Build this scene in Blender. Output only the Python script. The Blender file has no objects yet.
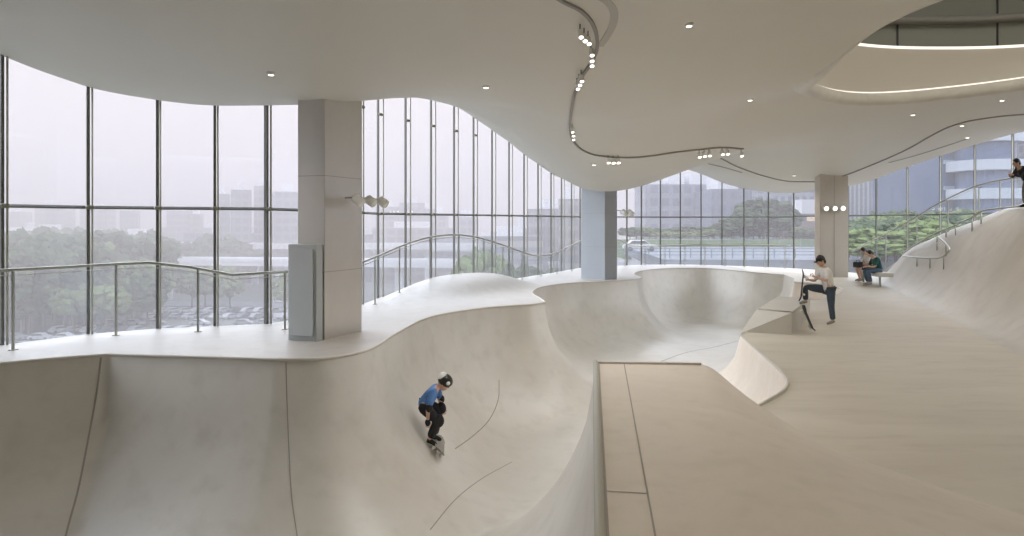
import bpy, bmesh, math, random
import numpy as np
from mathutils import Vector, Matrix
from mathutils.bvhtree import BVHTree
random.seed(7); np.random.seed(7)
PI = math.pi
# ------------------------------------------------------------------ camera numbers
F = 760.0; CX = 512.0; HY = 224.0; ZC = 4.3; HAZE=.0042; NEARW=110; VOIDW=260      # focal length in px, principal column, horizon row, eye height
def P(x, y, drop):                                # point seen at (x, y) that lies "drop" metres below the eye
    Y = F*drop/(y-HY); return ((x-CX)/F*Y, Y, ZC-drop)
def PY(x, y, Y):                                  # point seen at (x, y) at depth Y
    return ((x-CX)/F*Y, Y, ZC-(y-HY)/F*Y)
col = bpy.context.scene.collection
# ------------------------------------------------------------------ materials
def principled(name, base=(.5,.5,.5), rough=.6, metal=0, spec=.5):
    m = bpy.data.materials.new(name); m.use_nodes = True
    b = m.node_tree.nodes['Principled BSDF']
    b.inputs['Base Color'].default_value = (*base, 1); b.inputs['Roughness'].default_value = rough
    b.inputs['Metallic'].default_value = metal; b.inputs['Specular IOR Level'].default_value = spec
    return m
def mottled(name, a, b, c=None, scale=.6, rough=.55, spec=.4, detail=6, bump=.0, rvar=.1, stretch=(1,1,1), mid=.5, wid=.18):
    m = principled(name, a, rough, 0, spec); nt = m.node_tree; N = nt.nodes; L = nt.links
    pb = N['Principled BSDF']
    tc = N.new('ShaderNodeTexCoord'); mp = N.new('ShaderNodeMapping'); mp.inputs['Scale'].default_value = stretch
    L.new(tc.outputs['Object'], mp.inputs['Vector'])
    n1 = N.new('ShaderNodeTexNoise'); n1.inputs['Scale'].default_value = scale; n1.inputs['Detail'].default_value = detail
    n1.inputs['Roughness'].default_value = .62; n1.inputs['Distortion'].default_value = .6
    L.new(mp.outputs[0], n1.inputs['Vector'])
    r = N.new('ShaderNodeValToRGB'); r.color_ramp.elements[0].position = mid-wid; r.color_ramp.elements[1].position = mid+wid
    r.color_ramp.elements[0].color = (*a,1); r.color_ramp.elements[1].color = (*b,1)
    L.new(n1.outputs['Fac'], r.inputs[0]); out = r.outputs[0]
    if c:
        n2 = N.new('ShaderNodeTexNoise'); n2.inputs['Scale'].default_value = scale*7; n2.inputs['Detail'].default_value = 8
        L.new(mp.outputs[0], n2.inputs['Vector'])
        r2 = N.new('ShaderNodeValToRGB'); r2.color_ramp.elements[0].position = .5; r2.color_ramp.elements[1].position = .75
        L.new(n2.outputs['Fac'], r2.inputs[0])
        mx = N.new('ShaderNodeMixRGB'); mx.inputs[2].default_value = (*c,1); L.new(out, mx.inputs[1])
        ml = N.new('ShaderNodeMath'); ml.operation='MULTIPLY'; ml.inputs[1].default_value=.55
        L.new(r2.outputs[0], ml.inputs[0]); L.new(ml.outputs[0], mx.inputs[0]); out = mx.outputs[0]
    L.new(out, pb.inputs['Base Color'])
    if bump:
        bp = N.new('ShaderNodeBump'); bp.inputs['Strength'].default_value = bump; bp.inputs['Distance'].default_value=.02
        n3 = N.new('ShaderNodeTexNoise'); n3.inputs['Scale'].default_value = scale*20; L.new(tc.outputs['Object'], n3.inputs['Vector'])
        L.new(n3.outputs['Fac'], bp.inputs['Height']); L.new(bp.outputs[0], pb.inputs['Normal'])
    return m
def emitter(name, c, s):
    m = bpy.data.materials.new(name); m.use_nodes = True; nt = m.node_tree; nt.nodes.clear()
    e = nt.nodes.new('ShaderNodeEmission'); e.inputs[0].default_value=(*c,1); e.inputs[1].default_value=s
    o = nt.nodes.new('ShaderNodeOutputMaterial'); nt.links.new(e.outputs[0], o.inputs[0]); return m
def facade(name, wall, glass, sx, sz, mx=.25, mz=.35, rough=.5, hor=False):
    """wall with rows of windows: brick pattern on generated wall coordinates (x+y, z)"""
    m = principled(name, wall, rough, 0, .5); nt = m.node_tree; N = nt.nodes; L = nt.links; pb = N['Principled BSDF']
    tc = N.new('ShaderNodeTexCoord'); sp = N.new('ShaderNodeSeparateXYZ'); L.new(tc.outputs['Object'], sp.inputs[0])
    ad = N.new('ShaderNodeMath'); ad.operation='ADD'; L.new(sp.outputs[0], ad.inputs[0]); L.new(sp.outputs[1], ad.inputs[1])
    def band(src, period, frac):
        d = N.new('ShaderNodeMath'); d.operation='DIVIDE'; L.new(src, d.inputs[0]); d.inputs[1].default_value=period
        f = N.new('ShaderNodeMath'); f.operation='FRACT'; L.new(d.outputs[0], f.inputs[0])
        g = N.new('ShaderNodeMath'); g.operation='GREATER_THAN'; L.new(f.outputs[0], g.inputs[0]); g.inputs[1].default_value=frac
        return g.outputs[0]
    bz = band(sp.outputs[2], sz, mz)
    if hor: fac = bz
    else:
        bx_ = band(ad.outputs[0], sx, mx)
        mu = N.new('ShaderNodeMath'); mu.operation='MULTIPLY'; L.new(bz, mu.inputs[0]); L.new(bx_, mu.inputs[1]); fac = mu.outputs[0]
    mix = N.new('ShaderNodeMixRGB'); mix.inputs[1].default_value=(*wall,1); mix.inputs[2].default_value=(*glass,1)
    L.new(fac, mix.inputs[0]); L.new(mix.outputs[0], pb.inputs['Base Color'])
    return m
def glassmat(name, tint, refl=.06):
    m = bpy.data.materials.new(name); m.use_nodes = True; nt = m.node_tree; nt.nodes.clear(); N=nt.nodes; L=nt.links
    t = N.new('ShaderNodeBsdfTransparent'); t.inputs[0].default_value=(*tint,1)
    g = N.new('ShaderNodeBsdfGlossy'); g.inputs['Roughness'].default_value=.02; g.inputs[0].default_value=(.9,.95,1,1)
    x = N.new('ShaderNodeMixShader'); x.inputs[0].default_value=refl
    o = N.new('ShaderNodeOutputMaterial'); L.new(t.outputs[0],x.inputs[1]); L.new(g.outputs[0],x.inputs[2]); L.new(x.outputs[0],o.inputs[0])
    return m
M = {}
M['bowl'] = mottled('polished_bowl_concrete',(.61,.58,.515),(.71,.685,.63),(.53,.50,.44),.42,.40,.5)
M['deck'] = mottled('deck_concrete',(.42,.395,.355),(.49,.465,.43),(.36,.34,.305),.5,.42,.5)
M['ramp'] = mottled('warm_ramp_concrete',(.70,.62,.525),(.77,.695,.60),(.64,.57,.47),.7,.45,.45)
M['floor'] = mottled('street_floor_concrete',(.57,.52,.43),(.66,.61,.52),(.50,.45,.37),.35,.45,.5,stretch=(.6,2.2,1))
M['bank'] = mottled('bank_concrete',(.52,.49,.43),(.64,.61,.55),(.46,.43,.37),.35,.45,.5,stretch=(1,1,.6))
M['ledge'] = mottled('ledge_concrete',(.52,.49,.43),(.58,.55,.49),None,1.5,.5,.4)
M['lip'] = mottled('coping_concrete',(.62,.59,.53),(.70,.67,.61),None,2,.45,.4)
for k_,io in (('bowl',1.75),('deck',1.6),('bank',1.7),('floor',1.6)): M[k_].node_tree.nodes['Principled BSDF'].inputs['IOR'].default_value=io
M['bowl'].node_tree.nodes['Principled BSDF'].inputs['Coat Weight'].default_value=.2; M['bowl'].node_tree.nodes['Principled BSDF'].inputs['Coat Roughness'].default_value=.35
M['joint'] = principled('joint_and_coping_shadow',(.36,.34,.30),.8)
M['ceil'] = mottled('ceiling_plaster',(.66,.635,.575),(.69,.665,.605),None,.25,.5,.45)
M['groove'] = principled('groove_grey',(.33,.32,.30),.7)
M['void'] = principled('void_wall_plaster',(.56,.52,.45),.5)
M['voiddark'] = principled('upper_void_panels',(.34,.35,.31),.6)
M['steel'] = principled('brushed_steel',(.50,.50,.46),.35,.85)
M['mull'] = principled('mullion_grey',(.15,.15,.13),.5,.2)
M['rod'] = principled('rod_steel',(.46,.44,.36),.45,.3)
M['bracket'] = principled('bracket_bronze',(.24,.23,.17),.45,.4)
M['rail'] = principled('handrail_steel',(.42,.42,.37),.35,.7)
M['dark'] = principled('black_metal',(.06,.06,.06),.5)
M['white'] = principled('white_lamp_metal',(.85,.85,.82),.35)
M['col'] = mottled('column_metal_panel',(.60,.575,.54),(.64,.615,.58),None,1.2,.33,.5)
M['col'].node_tree.nodes['Principled BSDF'].inputs['Metallic'].default_value=.6; M['colblue']=mottled('blue_grey_column_panel',(.34,.365,.395),(.37,.395,.425),None,1.2,.4,.5)
M['colwarm'] = mottled('column_stone_panel',(.50,.45,.38),(.54,.49,.42),None,1.2,.45,.5)
M['colseam'] = principled('column_seam',(.30,.28,.25),.6)
M['cabinet'] = mottled('cabinet_steel',(.46,.49,.50),(.52,.55,.56),None,1.0,.25,.5)
M['glass'] = glassmat('curtain_wall_glass',(.955,.965,.975),.05)
M['railglass'] = glassmat('balustrade_glass',(.93,.95,.96),.05)
M['led'] = emitter('led_cove',(1,.90,.80),1.3)
M['lamp'] = emitter('lamp_face',(1,.93,.82),5)
# ------------------------------------------------------------------ mesh helpers
class MB:
    def __init__(s): s.v=[]; s.f=[]
    def add(s, vs, fs):
        o=len(s.v); s.v += [tuple(v) for v in vs]; s.f += [tuple(i+o for i in f) for f in fs]; return s
    def box(s, c, d, rz=0, u=None):
        x,y,z = d[0]/2,d[1]/2,d[2]/2
        R = Matrix.Rotation(rz,3,'Z') if u is None else u
        vs = [Vector(c)+R@Vector((a*x,b*y,e*z)) for a in(-1,1) for b in(-1,1) for e in(-1,1)]
        return s.add(vs,[(0,1,3,2),(4,6,7,5),(0,4,5,1),(2,3,7,6),(0,2,6,4),(1,5,7,3)])
    def tube(s, pts, r, n=8, closed=False, cap=True):
        pts=[Vector(p) for p in pts]; k=len(pts); rr = r if isinstance(r,(list,tuple)) else [r]*k
        o=len(s.v); up0=None
        for i,p in enumerate(pts):
            a = pts[(i-1)%k] if (closed or i>0) else p; b = pts[(i+1)%k] if (closed or i<k-1) else p
            t=(b-a).normalized()
            ref = up0 if up0 is not None else (Vector((0,0,1)) if abs(t.z)<.9 else Vector((1,0,0)))
            u=(ref-t*ref.dot(t)).normalized(); up0=u; w=t.cross(u)
            for j in range(n):
                an=2*PI*j/n; s.v.append(tuple(p+(u*math.cos(an)+w*math.sin(an))*rr[i]))
        m = k if closed else k-1
        for i in range(m):
            i2=(i+1)%k
            for j in range(n):
                j2=(j+1)%n; s.f.append((o+i*n+j,o+i*n+j2,o+i2*n+j2,o+i2*n+j))
        if cap and not closed:
            s.f.append(tuple(o+j for j in reversed(range(n)))); s.f.append(tuple(o+(k-1)*n+j for j in range(n)))
        return s
    def prism(s, poly, z0, z1):
        n=len(poly); b=[(p[0],p[1],z0 if not callable(z0) else z0(*p[:2])) for p in poly]; t=[(p[0],p[1],z1 if not callable(z1) else z1(*p[:2])) for p in poly]
        return s.add(b+t,[tuple(reversed(range(n))),tuple(range(n,2*n))]+[(i,(i+1)%n,n+(i+1)%n,n+i) for i in range(n)])
    def lathe(s, prof, c=(0,0,0), ax=(0,0,1), n=16):
        ax=Vector(ax).normalized(); ref=Vector((1,0,0)) if abs(ax.x)<.9 else Vector((0,1,0))
        u=(ref-ax*ref.dot(ax)).normalized(); w=ax.cross(u); o=len(s.v); k=len(prof)
        for r,h in prof:
            for j in range(n):
                a=2*PI*j/n; s.v.append(tuple(Vector(c)+ax*h+(u*math.cos(a)+w*math.sin(a))*r))
        for i in range(k-1):
            for j in range(n):
                s.f.append((o+i*n+j,o+i*n+(j+1)%n,o+(i+1)*n+(j+1)%n,o+(i+1)*n+j))
        s.f.append(tuple(o+j for j in reversed(range(n)))); s.f.append(tuple(o+(k-1)*n+j for j in range(n)))
        return s
    def ball(s, c, r, seg=12, rings=8, R=None):
        r = (r,r,r) if not isinstance(r,(tuple,list)) else r; R = R or Matrix.Identity(3)
        vs=[];fs=[]
        for i in range(rings+1):
            th=PI*i/rings
            for j in range(seg):
                ph=2*PI*j/seg; vs.append(Vector(c)+R@Vector((r[0]*math.sin(th)*math.cos(ph),r[1]*math.sin(th)*math.sin(ph),r[2]*math.cos(th))))
        for i in range(rings):
            for j in range(seg): fs.append((i*seg+j,(i+1)*seg+j,(i+1)*seg+(j+1)%seg,i*seg+(j+1)%seg))
        return s.add(vs,fs)
    def build(s, name, mat, parent=None, smooth=False, bevel=0, origin=None):
        me=bpy.data.meshes.new(name)
        vs=s.v
        if origin is not None: vs=[(v[0]-origin[0],v[1]-origin[1],v[2]-origin[2]) for v in vs]
        me.from_pydata(vs,[],s.f); me.validate()
        bm=bmesh.new(); bm.from_mesh(me); bmesh.ops.remove_doubles(bm,verts=bm.verts,dist=1e-5); bmesh.ops.recalc_face_normals(bm,faces=bm.faces); bm.to_mesh(me); bm.free()
        me.materials.append(mat)
        o=bpy.data.objects.new(name,me); col.objects.link(o)
        if origin is not None: o.location=origin
        if parent: o.parent=parent
        if smooth:
            for p in me.polygons: p.use_smooth=True
        if bevel:
            b=o.modifiers.new('bevel','BEVEL'); b.width=bevel; b.segments=2; b.limit_method='ANGLE'
        return o
def tag(o,label=None,cat=None,group=None,kind=None):
    if label: o['label']=label
    if cat: o['category']=cat
    if group: o['group']=group
    if kind: o['kind']=kind
    return o
def empty(name,loc=(0,0,0),rz=0,**k):
    o=bpy.data.objects.new(name,None); o.empty_display_size=.1; col.objects.link(o); o.location=loc; o.rotation_euler=(0,0,rz)
    return tag(o,**k)
def copy_tree(o,parent=None):
    c=o.copy(); col.objects.link(c); c.parent=parent
    for ch in list(o.children): copy_tree(ch,c)
    return c
def spline(pts, sub=8, closed=False):
    pts=[np.array(p,float) for p in pts]; n=len(pts); out=[]
    rng = n if closed else n-1
    for i in range(rng):
        p0=pts[(i-1)%n] if (closed or i>0) else 2*pts[0]-pts[1]; p1=pts[i]; p2=pts[(i+1)%n]
        p3=pts[(i+2)%n] if (closed or i+2<n) else 2*pts[-1]-pts[-2]
        d1=max(np.linalg.norm(p1-p0),1e-6)**.5; d2=max(np.linalg.norm(p2-p1),1e-6)**.5; d3=max(np.linalg.norm(p3-p2),1e-6)**.5
        t0,t1=0,d1; t2=t1+d2; t3=t2+d3
        for k in range(sub):
            t=t1+(t2-t1)*k/sub
            A1=(t1-t)/(t1-t0)*p0+(t-t0)/(t1-t0)*p1; A2=(t2-t)/(t2-t1)*p1+(t-t1)/(t2-t1)*p2; A3=(t3-t)/(t3-t2)*p2+(t-t2)/(t3-t2)*p3
            B1=(t2-t)/(t2-t0)*A1+(t-t0)/(t2-t0)*A2; B2=(t3-t)/(t3-t1)*A2+(t-t1)/(t3-t1)*A3
            out.append((t2-t)/(t2-t1)*B1+(t-t1)/(t2-t1)*B2)
    if not closed: out.append(pts[-1])
    return [tuple(p) for p in out]
def interp(x, xs, ys): return np.interp(x, xs, ys)
def sstep(t): t=np.clip(t,0,1); return t*t*(3-2*t)
# ------------------------------------------------------------------ plan: glass line
def PD(x,y,d=1.8): return P(x,y,d)[:2]
glass_pts = [(-13.0,-8),(-12.9,3.0),(-12.0,5.6),(-10.9,7.6),(-9.6,9.2),(-8.55,10.3)]
glass_pts += [(-7.59,11.3),(-6.94,12.44),(-6.11,13.1),(-5.24,13.4),(-4.43,13.7),(-3.95,14.7),(-3.62,15.8),(-3.38,16.9)]
for k in range(13):
    pxs=[378,405.5,431,454,473.5,492,509,524,538,551,561.5,571.5,580]
    Yk=18+1.1*k; glass_pts.append(((pxs[k]-CX)/F*Yk,Yk))
for px,Yk in [(604,32.4),(626.8,33.1),(641.3,33.5),(660.4,33.8),(680.3,33.9),(701,33.9),(722,33.8),(744,33.5),(768.5,33.0),(793.8,32.3),(820,31.4),(848,30.2),(876.4,28.9),(907.8,27.4),(940.6,25.8),(975,24.2),(1012.8,22.6),(1056,20.8)]:
    glass_pts.append(((px-CX)/F*Yk,Yk))
glass_pts += [(15.9,19.3),(16.8,17.2),(17.4,14.5),(17.6,11),(17.6,5),(17.6,-8)]
GO=0
N_BAY=len(glass_pts)-1
room_poly = glass_pts[:]      # closes across the back
# ------------------------------------------------------------------ plan: bowl rim
A=[(-7.8,8.7),PD(-60,369)]+[PD(0,363),PD(60,357.5),PD(108,354)]
A2=[PD(108,354),PD(190,356.3),PD(275,359)]
A3=[PD(275,359),PD(320,358),PD(350,354),PD(369,349),PD(396,333),PD(431,316.5),PD(470,309.5),PD(505,305.8),PD(530,304.3),PD(545,302)]
B=[PD(545,302),PD(540,298),PD(533,294),PD(534,290.5),PD(548,285.8),PD(571,283),PD(605,281.2),PD(636,279.4)]
Cc=[PD(636,279.4),PD(641,277.6),PD(634,274.5),PD(640,271),PD(662,268.6),PD(705,267.6),PD(754,269.8),(10.5,29.3)]
D=[(10.5,29.3),(10.4,28.0),(9.95,26.8)]
D2=[(9.95,26.8),(10.75,26.2),(10.95,25.2),(10.3,24.1),(9.3,23.1),(8.35,23.0)]
E=[(8.35,23.0),(7.25,20.9),(5.8,18.1),(5.07,16.9)]
Fx=[(5.07,16.9),(4.67,13.9),(4.5,12.75),(4.3,11.9),(3.96,11.2),(3.43,10.5),(3.05,10.05)]
G=[(3.05,10.05),(2.7,9.55),(2.3,9.2)]
Hh=[(2.3,9.2),(1.02,9.3)]
I=[(1.02,9.3),(.48,4.14),(.3,2.4)]
J=[(.3,2.4),(-9.9,2.4),(-10.2,3.4),(-10.0,5.0),(-9.2,7.0),(-7.8,8.7)]
chains=[('l',A),('l',A2),('s',A3),('s',B),('s',Cc),('l',D),('s',D2),('l',E),('s',Fx),('s',G),('l',Hh),('l',I),('l',J)]
rim=[]; rim_chains=[]
for k,c in chains:
    pts = spline(c,8) if k=='s' else list(map(tuple,c))
    if k=='l':
        q=[]
        for a,b in zip(pts[:-1],pts[1:]):
            n=max(1,int(math.dist(a,b)/.25))
            q+=[(a[0]+(b[0]-a[0])*i/n,a[1]+(b[1]-a[1])*i/n) for i in range(n)]
        pts=q+[pts[-1]]
    rim_chains.append(pts); rim+=pts[:-1]
rim=np.array(rim)
def poly_dist(X,Y,poly,closed=True):
    """distance to polyline and closest point"""
    P_=np.stack([X,Y],-1); best=np.full(len(X),1e9); cx=np.zeros(len(X)); cy=np.zeros(len(X))
    n=len(poly); 
    for i in range(n if closed else n-1):
        a=np.array(poly[i]); b=np.array(poly[(i+1)%n]); ab=b-a; L=max(ab@ab,1e-12)
        t=np.clip(((P_-a)@ab)/L,0,1); qx=a[0]+t*ab[0]; qy=a[1]+t*ab[1]
        d=(X-qx)**2+(Y-qy)**2; m=d<best; best[m]=d[m]; cx[m]=qx[m]; cy[m]=qy[m]
    return np.sqrt(best),cx,cy
def inside(X,Y,poly):
    c=np.zeros(len(X),bool); n=len(poly)
    for i in range(n):
        x1,y1=poly[i]; x2,y2=poly[(i+1)%n]
        if y1==y2: continue
        m=((y1>Y)!=(y2>Y)) & (X < (x2-x1)*(Y-y1)/(y2-y1)+x1); c^=m
    return c
# ------------------------------------------------------------------ ground height (relative to the eye)
def Xt(Y): return 1.35+.186*(Y-4.14)
def Xf(Y): return interp(Y,[2,4.5,5.5,6.37,6.76,7.4,8.7,10.1,11],[8,6.2,5.0,4.35,3.98,3.62,3.32,3.05,3.0])
def Xb(Y): return interp(Y,[-8,4,8,12,17.6,23,26.4,28,31],[7.2,7.4,7.9,8.9,10.7,12.2,12.75,13.4,15])
def H_out(X,Y):
    X=np.asarray(X,float); Y=np.asarray(Y,float)
    mid=interp(Y,[2,10,17,21,24,27,30,34],[0,0,2.9,4,6.4,7.2,8.8,9]); hw=interp(Y,[2,10,17,24,30],[.4,.8,1.7,1.7,2.2])
    left=-1.8+.45*np.exp(-((((X+1.25)*.42+(Y-20.4)*.91)/2.7)**2+(((X+1.25)*.91-(Y-20.4)*.42)/1.15)**2)**1.7)
    right=-interp(Y,[0,16,18,22,27,30,34],[2.5,2.5,2.47,2.36,2.04,1.92,1.86])
    w=sstep((X-mid+hw)/(2*hw))
    h=left*(1-w)+right*w
    # spine ramp on the near side
    t=np.clip((X-Xt(Y))/np.maximum(Xf(Y)-Xt(Y),.2),0,1)
    ridge=-1.7-.8*t**1.3
    m=(Y<10.4)&(X>.2)
    wr=sstep((10.4-Y)/.3)
    h=np.where(m,np.maximum(h,ridge*wr+h*(1-wr)),h)
    # bank on the window side
    Hc=interp(Y,[-8,5,15,20,23,25,27,28,29,31],[3.6,3.6,3.6,3.36,2.7,2.0,1.15,.7,.3,0]); Dn=interp(Y,[0,10,15,20,24,26,27,29],[4.6,4.6,4.2,3.3,2.4,1.7,1.2,.9])
    u=np.clip((X-Xb(Y))/Dn,0,1)
    h=h+Hc*(u*u*(3-2*u))
    return h
ZB=-4.3
def ZBf(Y): return -interp(Y,[2,12,15,18,24,30],[4.3,4.3,4.1,3.72,3.7,3.9])
RYs=([2,11,14,17,25,30],[2.5,2.4,2.1,1.75,1.7,1.8])
def H_all(X,Y):
    ZB=ZBf(np.atleast_1d(np.asarray(Y,float)))
    X=np.atleast_1d(np.asarray(X,float)); Y=np.atleast_1d(np.asarray(Y,float))
    ho=H_out(X,Y); ins=inside(X,Y,rim); d,cx,cy=poly_dist(X,Y,rim)
    hr=H_out(cx,cy)
    R=interp(Y,*RYs)
    R=R*np.where((X>2.6)&(Y<17),.85,1)
    u=np.clip(d/R,0,1); k=np.sqrt(np.maximum(0,1-(1-u)**2)); k=.12*u*(2-u)+.88*k
    hb=hr+(ZB-hr)*k
    return np.where(ins,hb,ho)
# ------------------------------------------------------------------ ground meshes from one shared grid
def snapped_grid(x0,x1,y0,y1,c,curves):
    xs=np.arange(x0,x1+c,c); ys=np.arange(y0,y1+c,c); nx,ny=len(xs),len(ys)
    GX,GY=np.meshgrid(xs,ys); X=GX.ravel().copy(); Y=GY.ravel().copy()
    for cv,closed in curves:
        d,cx,cy=poly_dist(X,Y,cv,closed); m=d<.52*c; X[m]=cx[m]; Y[m]=cy[m]
    i=np.arange(nx-1); j=np.arange(ny-1); I_,J_=np.meshgrid(i,j); a=(J_*nx+I_).ravel()
    faces=np.stack([a,a+1,a+nx+1,a+nx],-1)
    for cv,closed in curves:
        for _ in range(2):
            d,cx,cy=poly_dist(X,Y,cv,closed); s=np.where(inside(X,Y,cv),1,-1); s[d<1e-6]=0
            fc=np.where(inside(X[faces].mean(1),Y[faces].mean(1),cv),1,-1)
            bad=(s[faces]*fc[:,None])<0; vi=np.unique(faces[bad]); vi=vi[d[vi]<1.5*c]; X[vi]=cx[vi]; Y[vi]=cy[vi]
    return X,Y,faces
CELL=.09
gX,gY,gF=snapped_grid(-13.2,18,-8.1,34.4,CELL,[(rim,True),(glass_pts,False)])
rd_in=inside(gX,gY,room_poly); 
fcx=gX[gF].mean(1); fcy=gY[gF].mean(1)
keep=inside(fcx,fcy,room_poly); gF=gF[keep]; fcx=fcx[keep]; fcy=fcy[keep]
gZ=H_all(gX,gY)
dr,_,_=poly_dist(gX,gY,rim); onrim=dr<1e-6; gZ[onrim]=H_out(gX[onrim],gY[onrim])
f_in=inside(fcx,fcy,rim)
f_ridge=(~f_in)&(fcy<10.4)&(fcy>2.4)&(fcx>.2)&(fcx<Xf(fcy)+.02)&(fcx<4.6)
f_bank=(~f_in)&(~f_ridge)&(fcx>Xb(fcy)-.05)
mound=(((fcx+1.25)*.42+(fcy-20.4)*.91)/2.7)**2+(((fcx+1.25)*.91-(fcy-20.4)*.42)/1.15)**2
f_mound=(~f_in)&(mound<1.9)&(fcx<2)
f_floor=~(f_in|f_ridge|f_bank|f_mound)
def vnormals(faces):
    V=np.stack([gX,gY,gZ],-1); N=np.zeros_like(V)
    fn=np.cross(V[faces[:,2]]-V[faces[:,0]],V[faces[:,3]]-V[faces[:,1]])
    for k in range(4): np.add.at(N,faces[:,k],fn)
    return N/np.maximum(np.linalg.norm(N,axis=1),1e-9)[:,None]
N_out=vnormals(gF[~f_in]); N_in=vnormals(gF[f_in])
_d,_cx,_cy=poly_dist(gX,gY,rim); _hr=H_out(_cx,_cy); _R=interp(gY,*RYs)*np.where((gX>2.6)&(gY<17),.85,1)
_ins=inside(gX,gY,rim)|(_d<1e-5)
_g=np.stack([gX-_cx,gY-_cy],-1); _n=np.maximum(np.linalg.norm(_g,axis=1),1e-9)[:,None]; _g=_g/_n
def seg_norm(ix):
    out=np.zeros((len(ix),2)); n=len(rim)
    a=rim; b=np.roll(rim,-1,0)
    for q,i in enumerate(ix):
        p=np.array([gX[i],gY[i]]); ab=b-a; t=np.clip(((p-a)*ab).sum(1)/np.maximum((ab**2).sum(1),1e-12),0,1); dd=((a+ab*t[:,None]-p)**2).sum(1); k=int(dd.argmin()); v=ab[k]/max(np.linalg.norm(ab[k]),1e-9); nn=np.array([-v[1],v[0]])
        out[q]=nn
    return out
_ix=np.where(_d<1e-5)[0]; _sn=seg_norm(_ix)
_t=inside(gX[_ix]+_sn[:,0]*.02,gY[_ix]+_sn[:,1]*.02,rim); _sn[~_t]*=-1; _g[_ix]=_sn
_u=np.clip(_d/_R,.065,1); _kk=np.sqrt(np.maximum(1e-9,1-(1-_u)**2)); _dk=.12*(2-2*_u)+.88*(1-_u)/_kk
_sl=(ZBf(gY)-_hr)*_dk/_R; _na=np.stack([-_sl*_g[:,0],-_sl*_g[:,1],np.ones(len(gX))],-1); _na/=np.linalg.norm(_na,axis=1)[:,None]
_w=(np.clip((.45-_d)/.2,0,1)*_ins)[:,None]; N_in=N_in*(1-_w)+_na*_w; N_in/=np.maximum(np.linalg.norm(N_in,axis=1),1e-9)[:,None]
def ground_part(name,mask,Nn,mat,label=None,cat=None,kind=None,parent=None):
    fs=gF[mask]; used=np.unique(fs); mp=-np.ones(len(gX),int); mp[used]=np.arange(len(used))
    me=bpy.data.meshes.new(name)
    V=np.stack([gX,gY,gZ+ZC],-1)[used]
    me.from_pydata(V.tolist(),[],mp[fs].tolist()); me.materials.append(mat)
    for p in me.polygons: p.use_smooth=True
    nn=Nn[used]; me.normals_split_custom_set_from_vertices([tuple(v) for v in nn])
    o=bpy.data.objects.new(name,me); col.objects.link(o); tag(o,label,cat,None,kind)
    if parent: o.parent=parent
    return o
f_ext={}
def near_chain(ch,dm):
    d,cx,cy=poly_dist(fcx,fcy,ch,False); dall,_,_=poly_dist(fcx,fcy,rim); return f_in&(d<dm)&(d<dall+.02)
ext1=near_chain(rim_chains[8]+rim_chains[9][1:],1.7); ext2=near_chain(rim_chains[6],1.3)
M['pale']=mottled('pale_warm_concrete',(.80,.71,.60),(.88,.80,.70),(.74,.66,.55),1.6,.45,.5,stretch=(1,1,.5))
bowl=ground_part('skate_bowl',f_in&~ext1&~ext2,N_in,M['bowl'],'pale grey polished concrete skate bowl with curving transitions','skate bowl')
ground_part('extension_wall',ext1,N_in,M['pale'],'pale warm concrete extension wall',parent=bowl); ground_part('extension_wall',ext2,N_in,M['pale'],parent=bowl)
ramp=ground_part('spine_ramp',f_ridge,N_out,M['ramp'],'beige flat-topped concrete ramp with a sloping flank beside the bowl','ramp')
bank=ground_part('concrete_bank',f_bank,N_out,M['bank'],'large curved concrete bank rising to the railed terrace','bank')
hump=ground_part('concrete_mound',f_mound,N_out,M['deck'],'low smooth concrete mound between bowl rim and wavy window railing','mound')
floor=ground_part('floor',f_floor,N_out,M['deck'],kind='structure')
floor.data.materials.append(M['floor'])
fi=fcx[f_floor]; fj=fcy[f_floor]
midl=interp(fj,[-8,2,10,17,21,24,27,30,34],[.3,.3,.8,2.9,4,6.4,7.2,9.6,9.6])
mi=(fi>midl).astype(int); floor.data.polygons.foreach_set('material_index',mi); 
bvh=BVHTree.FromPolygons(np.stack([gX,gY,gZ+ZC],-1).tolist(),gF.tolist())
EYE=Vector((0,0,ZC))
def pix_ground(x,y):
    d=Vector(((x-CX)/F,1,-(y-HY)/F)).normalized(); h=bvh.ray_cast(EYE,d); return h[0]
def gz(x,y):
    h=bvh.ray_cast(Vector((x,y,ZC+3)),Vector((0,0,-1))); return h[0].z if h[0] else ZC-1.8
# joints on the bowl, the ramp and the floor
def strip(name,pts,w,parent,mat,lift=.004):
    mb=MB(); pts=[Vector(p) for p in pts]; vs=[];fs=[]
    for i,p in enumerate(pts):
        a=pts[max(0,i-1)]; b=pts[min(len(pts)-1,i+1)]; t=(b-a).normalized()
        nrm=bvh.find_nearest(p)[1]; s_=t.cross(nrm).normalized()*w/2; vs+=[p+s_+nrm*lift,p-s_+nrm*lift]
    for i in range(len(pts)-1): fs.append((2*i,2*i+1,2*i+3,2*i+2))
    mb.add(vs,fs); return mb.build(name,mat,parent)
def pix_strip(name,px,w,parent,mat,sub=10,lift=.004):
    q=[pix_ground(a,b) for a,b in spline(px,sub)]; return strip(name,[v for v in q if v],w,parent,mat,lift)
def plan_strip(name,pl,w,parent,mat,n=14,lift=.004):
    q=[]
    for (a,b) in zip(pl[:-1],pl[1:]):
        for i in range(n): t=i/n; x=a[0]+(b[0]-a[0])*t; y=a[1]+(b[1]-a[1])*t; q.append((x,y,gz(x,y)))
    q.append((*pl[-1],gz(*pl[-1]))); return strip(name,q,w,parent,mat,lift)
pix_strip('expansion_joint',[(101,357.5),(97,390),(88,440),(78,490),(66,535),(62,560)],.024,bowl,M['joint'])
pix_strip('expansion_joint',[(286,362),(287,400),(289,450),(292,500),(297,535),(300,560)],.013,bowl,M['joint'])
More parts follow.
